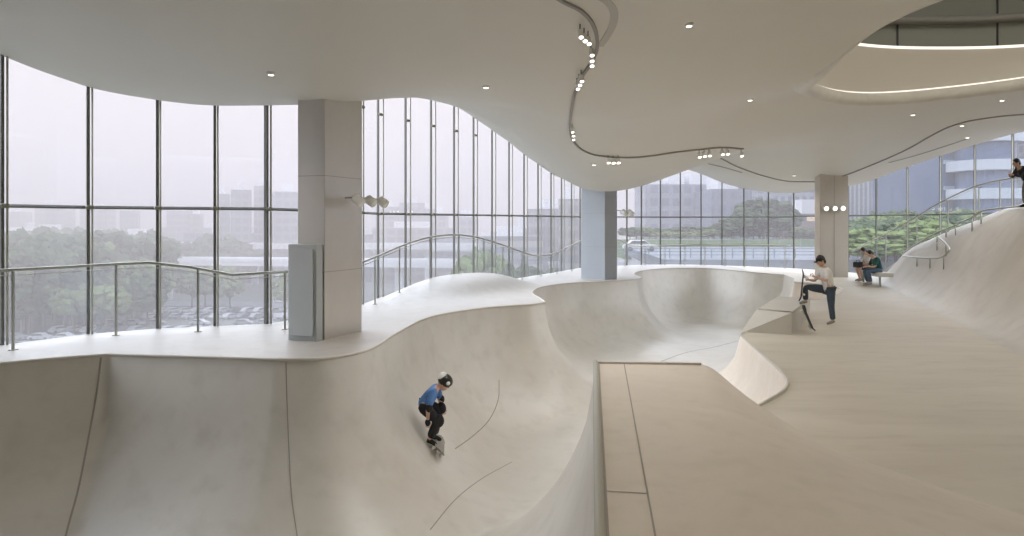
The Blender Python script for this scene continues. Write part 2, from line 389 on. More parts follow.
pix_strip('expansion_joint',[(499,380),(498,400),(489,420),(473,436),(455,449)],.02,bowl,M['joint'])
pix_strip('expansion_joint',[(512,462),(480,480),(455,500),(430,530)],.015,bowl,M['joint'])
pix_strip('expansion_joint',[(660,362),(685,353),(715,347),(738,341)],.03,bowl,M['joint'])
plan_strip('expansion_joint',[(1.36,9.22),(.78,4.14),(.6,2.6)],.012,ramp,M['joint'],40)
def ptr(x,y): p=P(x,y,1.7); return p[:2]
plan_strip('expansion_joint',[ptr(600,491),ptr(648,494)],.012,ramp,M['joint'])
# coping along rims
def rim_tube(name,pts,r,parent,mat,dz=0.0,closed=False,n=8):
    q=[(x,y,float(H_out(x,y))+ZC+dz) for x,y in pts]
    return MB().tube(q,r,n).build(name,mat,parent,True)
for nm,ch in (('rim_lip',rim_chains[0]+rim_chains[1][1:]+rim_chains[2][1:]),('rim_lip',rim_chains[3]),('rim_lip',rim_chains[4])):
    rim_tube(nm,ch,.022,bowl,M['lip'],-.008)
rim_tube('rim_lip',rim_chains[6],.035,bowl,M['lip'],.0)
rim_tube('rim_lip',rim_chains[7],.02,bowl,M['lip'],-.005)
# raised lip of the small extension pocket: a slab edge standing proud of the street floor
def raised_lip(pts,w,h,name,mat,parent):
    vs=[];fs=[];n=len(pts)
    for i,(x,y) in enumerate(pts):
        a=np.array(pts[max(0,i-1)]);b=np.array(pts[min(n-1,i+1)]);t=(b-a)/np.linalg.norm(b-a);nn=np.array([-t[1],t[0]])
        z=float(H_out(x,y))+ZC; taper=min(1,.25+3*min(i,n-1-i)/n)
        vs+=[(x+nn[0]*.0,y+nn[1]*.0,z-.03),(x,y,z+h*taper),(x+nn[0]*w,y+nn[1]*w,z+h*taper),(x+nn[0]*w*1.0,y+nn[1]*w*1.0,z-.02)]
    for i in range(n-1):
        for k in range(4): fs.append((4*i+k,4*i+(k+1)%4,4*i+4+(k+1)%4,4*i+4+k))
    fs+= [(0,1,2,3),(4*n-4,4*n-1,4*n-2,4*n-3)]
    return MB().add(vs,fs).build(name,mat,parent)
raised_lip(rim_chains[8],.03,.05,'extension_lip',M['lip'],bowl)
cp=[(x,y,ZC-1.7) for x,y in [(1.02,9.3),(.48,4.14),(.3,2.4)]]
tag(MB().tube([(x,y,z+.012) for x,y,z in cp],.032,12).build('coping_pipe',M['rod'],ramp,True),'pale steel coping pipe along the ramp edge')
MB().prism([(1.045,9.3),(1.07,9.3),(.53,4.14),(.35,2.4),(.325,2.4),(.505,4.14)],ZC-1.71,ZC-1.69).build('coping_shadow_strip',M['joint'],ramp)  # dark strip drawn as the thin shadow beside the pipe
MB().prism([(1.02,9.32),(1.02,9.25),(2.28,9.15),(2.3,9.22)],ZC-1.72,ZC-1.675).build('ramp_lip',M['lip'],ramp)
# floor: far joint lines
# ------------------------------------------------------------------ ceiling
cpts=[]
def cz(x,y,Y,): X,_,Z=PY(x,y,Y); cpts.append((X,Y,Z-ZC))
for x,y,Y in [(-60,28,10.6),(0,55,11.3),(36,69.5,11.75),(62,78.5,12.1),(100,90,12.55),(150,99,13.05),(200,105,13.35),(266,105,13.7),(310,99,14.8),(345,94,16),(378,91.5,18),(405,91,19.1),(431,95,20.2),(454,105,21.3),(473,117,22.4),(492,130,23.5),(509,142,24.6),(538,164,26.8),(561,178,28.9),(600,184,32.4),
              (626,176,33.1),(650,170,33.6),(680,168,33.9),(701,174,33.9),(722,182.5,33.8),(744,188.5,33.5),(768,192,33),(794,193,32.3),(820,190,31.4),(860,183.5,29.6),(900,170,27.8),(940,156,25.8),(975,145,24.2),(1020,132.5,22.3),(1056,125,20.8)]: cz(x,y,Y)
for x,y,Y in [(583,188.5,23.6),(600,190.5,24),(618,189.5,24.3),(640,183,24.8),(660,175.5,25.4),(690,164.5,26)]: cz(x,y,Y)
for x,y,Y in [(326,99,11.8),(835,175.5,28.3),(725,153,26.8),(745,150,27.2)]: cz(x,y,Y)
cpts+=[(4.6,29.5,2.4),(6,30,2.6),(3.4,28.5,1.7),(7.2,30,2.35),
       (-9,7,2.7),(-11,2,2.9),(-7,7,2.6),(-5,10.5,2.3),(0,5,2.8),(0,9.5,2.45),(-1,13,2.25),(0,16,2.4),(1.2,14,2.0),(1.9,18,1.62),(2.5,21,1.25),(5,19,1.8),(5.5,22,1.75),(7,23,2.2),(8,19,2.4),(6,12,2.65),(4,8,2.75),(4,13,2.3),
       (9.5,17.3,2.8),(12,20,2.75),(13.5,15,3.3),(14,8,3.4),(14.5,20,3.0),(9.5,4,3.0),(12,24,2.45),(9,25,2.55),(10,30,1.75),(0,-8,3),(-12,-8,3),(17,-8,3.5),(17,10,3.5),(5.3,15.5,2.55),(5.3,11.0,2.75),(6.2,8.5,2.85)]
cpts=np.array(cpts)
def tps(r): return r*r*np.log(np.maximum(r,1e-9))
def rfit(p,lam=.02):
    n=len(p); A_=tps(np.linalg.norm(p[:,None,:2]-p[None,:,:2],axis=2))+lam*np.eye(n); Q=np.c_[np.ones(n),p[:,:2]]
    S=np.block([[A_,Q],[Q.T,np.zeros((3,3))]]); return np.linalg.solve(S,np.r_[p[:,2],0,0,0])
cw=rfit(cpts)
def Zc(X,Y):
    X=np.atleast_1d(np.asarray(X,float)); Y=np.atleast_1d(np.asarray(Y,float)); out=np.zeros(len(X))
    for i,(a,b,_) in enumerate(cpts): out+=cw[i]*tps(np.hypot(X-a,Y-b))
    return np.clip(out+cw[-3]+cw[-2]*X+cw[-1]*Y,.9,4.2)+ZC
VC=(9.55,11.7); VA,VB=4.4,5.2
def void_curve(s=1.0,n=96,dx=0,dy=0):
    out=[]
    for k in range(n):
        a=2*PI*k/n; c,s_=math.cos(a),math.sin(a); e=.84
        out.append((VC[0]+dx+(VA+s-1)*abs(c)**e*math.copysign(1,c),VC[1]+dy+(VB+s-1)*abs(s_)**e*math.copysign(1,s_)))
    return out
vcurve=void_curve(1.0)
CC=.13
cX,cY,cF=snapped_grid(-13.2,18,-8.2,34.5,CC,[(glass_pts,False),(vcurve,True)])
ax_=cX[cF].mean(1); ay_=cY[cF].mean(1)
kp=inside(ax_,ay_,room_poly)&~inside(ax_,ay_,vcurve); cF=cF[kp]
cZ=Zc(cX,cY)
def sheet(name,X,Y,Z,Fs,mat,kind):
    used=np.unique(Fs); mp=-np.ones(len(X),int); mp[used]=np.arange(len(used)); me=bpy.data.meshes.new(name)
    me.from_pydata(np.stack([X,Y,Z],-1)[used].tolist(),[],mp[Fs][:,::-1].tolist()); me.materials.append(mat)
    for p in me.polygons: p.use_smooth=True
    o=bpy.data.objects.new(name,me); col.objects.link(o); tag(o,None,None,None,kind); return o
ceiling=sheet('ceiling',cX,cY,cZ,cF,M['ceil'],'structure')
cbvh=BVHTree.FromPolygons(np.stack([cX,cY,cZ],-1).tolist(),cF.tolist())
def pix_ceil(x,y):
    d=Vector(((x-CX)/F,1,-(y-HY)/F)).normalized(); h=cbvh.ray_cast(EYE,d); return (h[0],h[1]) if h[0] else (None,None)
def cstrip(name,px,w,parent,mat,sub=8,lift=.01,kind=None,thick=0):
    vs=[];fs=[];pts=[pix_ceil(a,b)[0] for a,b in spline(px,sub)]; pts=[p for p in pts if p]
    for i,p in enumerate(pts):
        a=pts[max(0,i-1)];b=pts[min(len(pts)-1,i+1)]
        t=(b-a); t.z=0; t.normalize(); s_=Vector((-t.y,t.x,0))*w/2
        for q in (p+s_,p-s_): vs.append((q.x,q.y,float(Zc(q.x,q.y)[0])-lift))
    k=len(vs)
    for i in range(len(pts)-1): fs.append((2*i,2*i+1,2*i+3,2*i+2))
    if thick:
        vs+= [(a,b,c-thick) for a,b,c in vs]
        for i in range(len(pts)-1):
            fs+=[(k+2*i,k+2*i+2,k+2*i+3,k+2*i+1),(2*i,2*i+2,k+2*i+2,k+2*i),(2*i+1,k+2*i+1,k+2*i+3,2*i+3)]
        fs+=[(0,k,k+1,1),(k-2,k-1,2*k-1,2*k-2)]
    o=MB().add(vs,fs).build(name,mat,parent); return o,pts
# ceiling void
vz=[float(Zc(x,y)[0]) for x,y in vcurve]
def ring(name,rows,mat,parent=None,smooth=True,lip=False):
    """rows: list of (offset outward, z function of (x,y,base))"""
    n=len(vcurve); vs=[];fs=[]
    for off,zf in rows:
        cv=void_curve(1.0+off)
        for k,(x,y) in enumerate(cv):
            if lip:
                f=.12+.88*float(sstep((math.sin(2*PI*k/n)+.1)/.45)); x0,y0=vcurve[k]; vs.append((x0+(x-x0)*f,y0+(y-y0)*f,vz[k]+(zf(vz[k])-vz[k])*f))
            else: vs.append((x,y,zf(vz[k])))
    for r in range(len(rows)-1):
        for k in range(n): fs.append((r*n+k,r*n+(k+1)%n,(r+1)*n+(k+1)%n,(r+1)*n+k))
    return MB().add(vs,fs).build(name,mat,parent,smooth)
vo=empty('ceiling_void',(VC[0],VC[1],ZC+3),kind='structure')
vo.location=(0,0,0)
UP=ZC+4.0
ring('void_lip',[(.22,lambda z:z+.01),(.19,lambda z:z-.05),(.10,lambda z:z-.10),(.0,lambda z:z-.10),(-.08,lambda z:z-.05),(-.12,lambda z:z+.05),(-.07,lambda z:z+.16)],M['lip'],vo,lip=True)
ring('lower_light_line',[(-.055,lambda z:z+.15),(.0,lambda z:z+.20)],M['led'],vo)
ring('void_wall',[(-.0,lambda z:z+.20),(.05,lambda z:z+.5),(.05,lambda z:UP-.35),(.0,lambda z:UP-.12)],M['void'],vo)
ring('upper_light_line',[(-.02,lambda z:UP-.12),(-.02,lambda z:UP-.06)],M['led'],vo)
ring('upper_ledge',[(-.02,lambda z:UP-.06),(.9,lambda z:UP)],M['void'],vo)
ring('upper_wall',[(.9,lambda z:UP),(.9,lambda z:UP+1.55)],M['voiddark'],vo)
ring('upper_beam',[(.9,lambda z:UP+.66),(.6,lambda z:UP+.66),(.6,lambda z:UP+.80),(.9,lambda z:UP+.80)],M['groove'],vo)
_sm=MB()
for k in range(0,96,5):
    x,y=void_curve(1.88)[k]; _sm.box((x,y,UP+.75),(.03,.03,1.5))
_sm.build('panel_seams',M['dark'],vo)
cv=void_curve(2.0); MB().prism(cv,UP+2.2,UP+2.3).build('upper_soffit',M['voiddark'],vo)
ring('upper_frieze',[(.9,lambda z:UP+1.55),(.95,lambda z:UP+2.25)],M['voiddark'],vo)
# ------------------------------------------------------------------ curtain wall
def colonly(o):return o
def bay(i):
    i0=i; i=i-GO
    a=Vector((*glass_pts[i0],0)); b=Vector((*glass_pts[i0+1],0)); L=(b-a).length; d=(b-a)/L; inn=Vector((d.y,-d.x,0))  # inward
    t=empty('window_%d'%(i0+1),(a.x,a.y,ZC-3.0),kind='structure')
    o=Vector(t.location)
    def bld(mb,name,mat,smooth=False):
        mb.v=[(v[0]-o.x,v[1]-o.y,v[2]-o.z) for v in mb.v]; return mb.build(name,mat,t,smooth)
    za=float(Zc(a.x,a.y)[0])+.1; zb=float(Zc(b.x,b.y)[0])+.1
    n=4; vs=[];fs=[]
    for k in range(n+1):
        p=a.lerp(b,k/n)+inn*.0; vs+=[(p.x,p.y,ZC-3),(p.x,p.y,float(Zc(p.x,p.y)[0])+.12)]
    fs=[(2*k,2*k+2,2*k+3,2*k+1) for k in range(n)]
    bld(MB().add(vs,fs),'glass_pane',M['glass'])
    rz=math.atan2(d.y,d.x)
    near = i<19+6
    if i<14: w,dp=.045,.07
    elif i<27: w,dp=.03,.05
    else: w,dp=.045,.06
    m=MB().box((a.x,a.y,(ZC-3+za)/2),(w,dp,za-ZC+3),rz); bld(m,'mullion',M['mull'])
    if i<27 or i>=40:
        q=a+inn*.06+d*(.05 if i<14 else .13 if i<27 else .06)
        bld(MB().tube([(q.x,q.y,ZC-3),(q.x,q.y,float(Zc(q.x,q.y)[0])+.03)],.018 if i<14 else .017,6),'tension_rod',M['rod'],True)
    tz=interp(a.y,[11,13,18,34],[.27,.275,.245,.31]); tz2=interp(b.y,[11,13,18,34],[.27,.275,.245,.31])
    if i>=36: tz=tz2=.33
    for h in (tz,):
        bld(MB().tube([(a.x,a.y,ZC+tz),(b.x,b.y,ZC+tz2)],.028,4),'transom',M['mull'])
    hs=[tz,tz+2.35,tz-2.2] if i<27 else [tz]
    if i>=40: hs=[tz,tz+2.35]
    if i<27 or i>=40:
        for h in hs:
            z=ZC+h
            if z>min(za,zb)-.15: continue
            q=a+inn*.06; bld(MB().tube([(q.x-d.x*.05,q.y-d.y*.05,z),(q.x-d.x*.03,q.y-d.y*.03,z),(q.x+d.x*.07,q.y+d.y*.07,z),(q.x+d.x*.09,q.y+d.y*.09,z)],[.018,.036,.036,.018],8),'glass_bracket',M['bracket'])
    return t
SOLID=lambda i: glass_pts[i+1][1]<7.7 or (glass_pts[i][0]>15 and glass_pts[i][1]<17.5)
for i in range(N_BAY):
    if not SOLID(i): bay(i)
for nm,ids in (('wall_left',[i for i in range(N_BAY) if SOLID(i) and glass_pts[i][0]<0]),('wall_right',[i for i in range(N_BAY) if SOLID(i) and glass_pts[i][0]>0])):
    vs=[];fs=[]
    for k in ids+[ids[-1]+1]:
        x,y=glass_pts[k]; e=.15 if glass_pts[k][0]>0 else -.15
        vs+=[(x,y,ZC-4),(x,y,ZC+5),(x+e,y,ZC+5),(x+e,y,ZC-4)]
    for k in range(len(ids)):
        for q in range(4): fs.append((4*k+q,4*k+(q+1)%4,4*k+4+(q+1)%4,4*k+4+q))
    tag(MB().add(vs,fs).build(nm,M['void']),kind='structure')
# floor edge upstand under the glass
for i0,i1,nm in ((0,N_BAY,'slab_edge'),):
    vs=[];fs=[]
    for k,(x,y) in enumerate(glass_pts):
        z=float(H_out(x,y))+ZC; vs+=[(x,y,z+.0),(x,y,z-.5)]
        if k: fs.append((2*k-2,2*k,2*k+1,2*k-1))
    tag(MB().add(vs,fs).build('trim_1',M['deck']),kind='structure')
tag(MB().box((2.3,-8.12,ZC+.2),(31,.1,7)).build('wall_back',M['ceil']),kind='structure')
# ------------------------------------------------------------------ columns
def rectcol(c,u,lu,v,lv):
    c=np.array(c);u=np.array(u)/np.linalg.norm(u);v=np.array(v)/np.linalg.norm(v)
    return [tuple(c),tuple(c+u*lu),tuple(c+u*lu+v*lv),tuple(c+v*lv)]
def column(poly,z0,z1,mat,seams,label,cat='column'):
    ctr=np.mean(poly,0); t=empty('column',(ctr[0],ctr[1],z0),label=label,cat=cat); o=Vector(t.location)
    def bld(mb,name,m_,**k):
        mb.v=[(v[0]-o.x,v[1]-o.y,v[2]-o.z) for v in mb.v]; return mb.build(name,m_,t,**k)
    bld(MB().prism(poly,z0,z1),'shaft',mat,bevel=.008)
    big=[(ctr[0]+(p[0]-ctr[0])*1.004,ctr[1]+(p[1]-ctr[1])*1.004) for p in poly]
    for s in seams: bld(MB().prism(big,s,s+.008),'panel_joint',M['colseam'])
    return t,bld
ZD=ZC-1.8
c1=rectcol((-2.91,11.8),(.38,1),1.07,(-1,.38),.5)
t1,b1=column(c1,ZD-.02,float(Zc(-2.9,12.2)[0])+.4,M['col'],[ZC+.75,ZC-.75],'wide metal-clad column nearest the camera with a steel cabinet at its foot')
cab=rectcol((-2.99,11.62),(.38,1),.55,(-1,.38),.56)
cb=empty('utility_cabinet',(-3.3,11.9,ZD),label='tall pale steel cabinet box wrapping the foot of the nearest column',cat='cabinet')
def rel(mb,o): mb.v=[(v[0]-o.location[0],v[1]-o.location[1],v[2]-o.location[2]) for v in mb.v]; return mb
# the cabinet wraps only the outer side of the column, so its body stays clear of the shaft
cabp=rectcol((-2.99,11.62),(.38,1),.165,(-1,.38),.52)
cabq=rectcol((-3.37,11.95),(.38,1),.75,(-1,.38),.12)
rel(MB().prism(cabp,ZD,ZC-.31),cb).build('cabinet_body',M['cabinet'],cb,bevel=.006)
rel(MB().prism(cabq,ZD,ZC-.31),cb).build('side_housing',M['cabinet'],cb,bevel=.006)
dpn=rectcol((-3.03,11.625),(.38,1),.02,(-1,.38),.43)
dpn=[(x-.38*.03,y-.03) for x,y in dpn]
rel(MB().prism(dpn,ZD+.08,ZC-.38),cb).build('door',M['cabinet'],cb,bevel=.004)
c2=rectcol((3.0,24.55),(-.66,.75),1.05,(.75,.66),.60)
t2,b2=column(c2,ZD-.02,float(Zc(3,24.8)[0])+.5,M['colblue'],[ZC+.35,ZC-.75],'slim blue-grey metal column standing at the middle bowl rim')
c3=[(11.47,28.3),(12.52,28.3),(12.52,28.8),(11.47,28.8)]
t3,b3=column(c3,ZC-2.05,float(Zc(12,28.5)[0])+.5,M['colwarm'],[],'beige flat-faced column with three glowing lamps across it')
b3(MB().box((12.0,28.296,ZC-.1),(.012,.01,3.9)),'panel_joint',M['colseam'])
# lamps projecting from the columns
def can(mb,p,ax,r,h): mb.lathe([(r*.8,0),(r,.02),(r,h-.01),(r*.86,h)],p,ax,14)
def column_lamps(label,pts,ax,r,h,arm0,emit,name='column_spotlight'):
    t=empty(name,arm0,label=label,cat='spotlight')
    rel(MB().tube([arm0]+[tuple(Vector(p)+Vector((0,0,.0))) for p in pts],.012,6),t).build('mounting_arm',M['steel'],t)
    for p in pts:
        mb=MB(); can(mb,p,ax,r,h); b=rel(mb,t).build('lamp_body',M['white'],t,True)
        axv=Vector(ax).normalized(); q=Vector(p)+axv*(h+.001)
        rel(MB().lathe([(r*.75,0),(r*.75,.004)],q,ax,14),t).build('lamp_face',M['lamp'] if emit else M['white'],b)
    return t
column_lamps('three white spotlights on a bar beside the nearest column',[PY(354.5,197.5,12.0),PY(367,198.5,12.35),PY(379,199.5,12.7)],(.75,-.3,-.5),.075,.17,PY(345,198,12.02),False)
column_lamps('small white spotlights projecting from the slim middle column',[PY(622,211,24.6),PY(628,211,24.6)],(.6,-.5,-.6),.09,.22,PY(615,210,24.9),False)
column_lamps('row of three glowing lamps on the beige flat column',[PY(825.5,208.3,28.2),PY(834,208.2,28.2),PY(842,208,28.2)],(0,-1,-.15),.10,.10,PY(822,208.3,28.29),True)
# ------------------------------------------------------------------ railings
def offs_line(i0,i1,off):
    """the glass line moved inwards"""
    g=glass_pts[i0:i1]; out=[]
    for k,(x,y) in enumerate(g):
        a=g[max(0,k-1)];b=g[min(len(g)-1,k+1)];dx,dy=b[0]-a[0],b[1]-a[1];L=math.hypot(dx,dy); out.append((x+dy/L*off,y-dx/L*off))
    return out
def ray_hit(px,line):
    m=(px-CX)/F
    for (x1,y1),(x2,y2) in zip(line[:-1],line[1:]):
        f1=x1-m*y1; f2=x2-m*y2
        if f1*f2<=0 and f1!=f2:
            t=f1/(f1-f2); return (x1+(x2-x1)*t,y1+(y2-y1)*t)
    return None
def railing(name,label,line,toppx,postpx,r=.024,glass=True,mid=False,sub=6,postr=.018,zp=None,cat='railing'):
    top=spline(toppx,sub); pts=[]
    for px,py in top:
        h=ray_hit(px,line)
        if h: pts.append((h[0],h[1],ZC-(py-HY)/F*h[1],px))
    o=pts[0]; t=empty(name,(o[0],o[1],gz(o[0],o[1])),label=label,cat=cat)
    rel(MB().tube([p[:3] for p in pts],r,8),t).build('top_rail',M['rail'],t,True)
    for px in postpx:
        h=ray_hit(px,line)
        if not h: continue
        zt=np.interp(px,[p[3] for p in pts],[p[2] for p in pts]); g0=gz(*h)
        rel(MB().box((h[0],h[1],(g0+zt)/2),(.03,.03,zt-g0)).box((h[0],h[1],g0+.006),(.09,.09,.012)),t).build('post',M['rail'],t)
    if glass:
        vs=[];fs=[]
        for k,p in enumerate(pts):
            vs+=[(p[0],p[1],gz(p[0],p[1])+.06),(p[0],p[1],p[2]-.07)]
            if k: fs.append((2*k-2,2*k,2*k+1,2*k-1))
        rel(MB().add(vs,fs),t).build('glass_panel',M['railglass'],t)
        rel(MB().tube([(p[0],p[1],p[2]-.075) for p in pts],.008,5),t).build('glass_clip_rail',M['rail'],t)
    return t
Lline=[(-9.2,9.3)]+[P(13,350,1.8)[:2],P(116,335.5,1.8)[:2],P(198,331.8,1.8)[:2],P(232,331,1.8)[:2],P(300,329,1.8)[:2]]
railing('railing','kinked steel and glass railing along the nearest window bays',Lline,[(-40,275),(0,270.5),(60,267.3),(116,264),(150,262.6),(190,267),(232,274.8),(262,273),(298,271)],[13,116,198,285],sub=1)
Mline=offs_line(12,27,.32)
railing('railing','wavy steel and glass railing behind the low concrete mound',Mline,[(362,262.5),(380,255),(400,246.5),(420,239.5),(440,235.6),(460,235),(480,238),(500,244),(520,251.3),(537,255.8),(550,254.3),(565,248.5),(582,240)],[375,399.5,430,459,484,503,522,541,557,572])
Rline=offs_line(24,37,.35)
railing('railing','long steel railing along the far window wall past the slim column',Rline,[(610,240),(620,240),(632,245.5),(645,246),(700,244.5),(760,245),(805,246)],list(range(625,810,20)))
Tl=offs_line(34,47,.35)
railing('railing','tall curving terrace railing against the right window wall',Tl,[(852,252),(860,246),(886,234),(917,216),(942,201.5),(979,185),(1015,177.5),(1050,173)],[886,917,948,979,1000])
# handrails standing on the bank
def handrail(name,label,toppx,postpx,r=.024,dtop=.45,sub=5,cat='handrail',mat=None,foot=None):
    """toppx: (px,py,height above ground). plan position: where the ground below the rail is seen"""
    pts=[]
    for px,py,fy in toppx:
        g=pix_ground(px,fy)
        if g is None: print("MISS",px,py,fy); continue
        pts.append((g.x,g.y,ZC-(py-HY)/F*g.y))
    sp=spline(pts,sub); o=pts[0]
    t=empty(name,(o[0],o[1],gz(o[0],o[1])),label=label,cat=cat)
    rel(MB().tube(sp,r,8),t).build('rail',mat or M['steel'],t,True)
    for k in postpx:
        p=pts[min(k,len(pts)-1)]; g0=gz(p[0],p[1]); rel(MB().tube([(p[0],p[1],g0-.02),(p[0],p[1],p[2])],.02,6),t).build('post',M['rail'],t,True)
    return t
handrail('grind_rail','low curling steel rail looping round on the lower bank',[(884,257.5,264),(890,256.5,263),(903,256,263.5),(917,257.5,266),(930,258,268),(943.6,256,269),(949,250.5,263),(946,244,256),(940.6,239,250),(937.5,237,247.5),(937,242,250)],[1,2,3,5,9],.03)
handrail('grind_rail','long low steel rail climbing the crest of the bank',[(902,254,259),(915,245,251),(936,233,241),(946,229,237),(955.5,225,235),(963,221,231.5),(972,217.5,231),(981,211.5,224),(1003,208,213),(1020,206,210)],[3,4,6,7],.028)
# ------------------------------------------------------------------ ledge box and patch
def poly_px(pts,drop): return [P(x,y,drop)[:2] for x,y in pts]
bp_=[(5.75,17.75),(6.28,17.05),(7.15,18.4),(8.0,20.2),(7.35,20.9)]
bx0=empty('grind_box',(6.7,18.7,float(H_out(6.7,18.7))+ZC),label='low wedge-ended concrete ledge block where the standing person rests a foot',cat='ledge')
ztop=ZC-1.98
front_l=(5.32,17.62); 
vs=[(5.22,17.45),(6.28,17.05),(7.95,20.25),(7.3,20.85)]
tp=[(5.72,17.72),(6.28,17.05),(7.95,20.25),(7.3,20.85)]
mb=MB(); mb.add([(x,y,ZC-2.52) for x,y in vs]+[(x,y,ztop) for x,y in tp],[(3,2,1,0),(4,5,6,7),(0,1,5,4),(1,2,6,5),(2,3,7,6),(3,0,4,7)])
rel(mb,bx0).build('ledge_body',M['ledge'],bx0,bevel=.015)
rel(MB().tube([(5.74,17.70,ztop),(6.28,17.045,ztop),(7.95,20.25,ztop)],.02,8),bx0).build('edge_angle',M['rod'],bx0,True)
# bench under the seated pair
sx,sy=12.42,26.3; sg=gz(sx,sy)
bn=empty('bench_ledge',(sx+.2,sy,sg),label='pale concrete bench ledge with a steel leg under the seated pair',cat='bench')
rel(MB().prism([(sx-.1,sy-.75),(sx+.42,sy-.75),(sx+.5,sy+.75),(sx-.05,sy+.75)],sg+.30,sg+.44),bn).build('seat',M['lip'],bn,bevel=.02)
for yy in (sy-.6,sy+.6): rel(MB().box((sx+.02,yy,(sg+.3)/2+gz(sx,yy)/2),(.05,.05,sg+.32-gz(sx,yy))),bn).build('leg',M['rail'],bn)
# ------------------------------------------------------------------ ceiling fittings
def track(label,px):
    t=empty('lighting_track',(0,0,0),label=label,cat='lighting track')
    o,pts=cstrip('track_rail',px,.045,t,M['groove'],8,.0,thick=.03)
    t.location=pts[len(pts)//2]
    o.data.transform(Matrix.Translation(-Vector(t.location))); return t
track('long curling ceiling track snaking over the first pocket',[(556,-4),(566,2),(580,9),(591,20),(596.5,34),(597,48),(591,62),(582,76),(575,92),(571.5,110),(570,126),(572,138),(579,147),(590,153),(606,156),(630,157),(650,155.5),(675,151.8),(700,149),(722,147),(743,148.5)])
track('ceiling track sweeping over the far windows to the terrace',[(721,158),(733,164.5),(748,170.5),(765,176),(785,180.5),(805,181.5),(820,181),(845,175),(866,167),(890,157),(910,147.5),(930,136),(948,127),(965,121.5),(985,118),(1005,115.5),(1030,113.5)])
def slot(label,px,w=.10,mt=None):
    t=empty('ceiling_slot',(0,0,0),label=label,cat='ceiling slot')
    o,pts=cstrip('slot_face',px,w,t,mt or M['groove'],8,.004,thick=.006); t.location=pts[len(pts)//2]; o.data.transform(Matrix.Translation(-Vector(t.location)))
slot('straight dark air slot in the ceiling above the terrace windows',[(889,162.5),(910,157),(930,151),(950,144.5),(969,138)],.09)
slot('short dark slot beside the ceiling track near the far windows',[(708,163.5),(725,167.5),(742,172.5)],.10)
M['groove_pale']=principled('groove_pale',(.50,.485,.44),.6)
slot('pale wide groove curling beside the upper end of the long track',[(600,-3),(609,3),(614,12),(613,24),(607,36),(600,46)],.10,M['groove_pale'])
nl=0
spot_src=None
def cluster(label,pxs,r=.035,beam=95):
    global nl
    for k,(px,py) in enumerate(pxs):
        p,n=pix_ceil(px,py)
        if not p: continue
        t=empty('track_spotlight',p,label=label,cat='spotlight',group=label)
        mb=MB().tube([(0,0,.0),(0,0,-.09)],.008,6); mb.build('stem',M['dark'],t)
        ax=Vector((.1,-.5,-1)).normalized()
        mb=MB(); can(mb,Vector((0,0,-.08)),ax,r,.11); b=mb.build('lamp_body',M['white'],t,True)
        MB().lathe([(r*.8,0),(r*.8,.004)],Vector((0,0,-.08))+ax*.112,ax,12).build('lamp_face',M['lamp'],b)
        if k==1 and beam:
            l=bpy.data.lights.new('spotlight_beam','SPOT'); l.energy=beam; l.color=(.97,.97,1); l.spot_size=2.2; l.spot_blend=1; l.shadow_soft_size=.25
            lo=bpy.data.objects.new('spotlight_beam',l); col.objects.link(lo); lo.parent=t; lo.location=(0,-.08,-.24); lo.rotation_euler=Vector((.15,-.1,1)).to_track_quat('Z','Y').to_euler()
cluster('one of three track spotlights at the top bend of the long ceiling track',[(580,24),(584,28),(588,31)])
cluster('one of three track spotlights bunched below the top bend of the track',[(591,43),(591,49),(591,54)])
cluster('one of three spotlights where the long track narrows, third bunch down',[(577,78),(579,74),(581,70)])
cluster('one of three spotlights low on the long track above the first pocket',[(572,124),(573,128),(573,132)])
cluster('one of three spotlights hanging from the track above the slim column',[(608,155.5),(613,155.7),(618,155.5)],.05)
cluster('one of three spotlights on the flat run of track past the column',[(699,150),(704,149.3),(709,148.8)],.05)
cluster('one of the spotlights bunched at the far end of the long track',[(722,147.5),(727,147.2),(741,149.5)],.05)
downs=[(271,73,'downlight in the ceiling over the nearest window bays'),(486,86,'downlight in the ceiling above the middle of the first pocket'),(689,24,'downlight high in the ceiling, nearest the camera'),(750,99,'downlight in the ceiling left of the oval void'),(794,175,'downlight over the far window wall'),(913,114,'downlight just under the rim of the oval void'),(1002,99.5,'downlight close to the rim of the void, rightmost there'),(962,125,'downlight beside the track sweeping to the terrace'),(967.5,137,'downlight at the end of the straight air slot'),(594,164,'downlight above the slim middle column')]
for px,py,lb in downs:
    p,n=pix_ceil(px,py)
    if not p: continue
    t=empty('ceiling_downlight',p,label='small round '+lb,cat='downlight')
    R_=.028+.001*p.y
    MB().lathe([(R_*1.5,.01),(R_*1.5,-.02),(R_*1.1,-.03)],(0,0,0),(0,0,1),16).build('trim_ring',M['white'],t)
    MB().lathe([(R_*.95,-.034),(R_*.95,-.031)],(0,0,0),(0,0,1),14).build('lamp_face',M['lamp'],t)
    l=bpy.data.lights.new('downlight_beam','SPOT'); l.energy=60; l.color=(1,.86,.70); l.spot_size=1.9; l.spot_blend=.8; l.shadow_soft_size=.06
    lo=bpy.data.objects.new('downlight_beam',l); col.objects.link(lo); lo.parent=t; lo.location=(0,0,-.06)
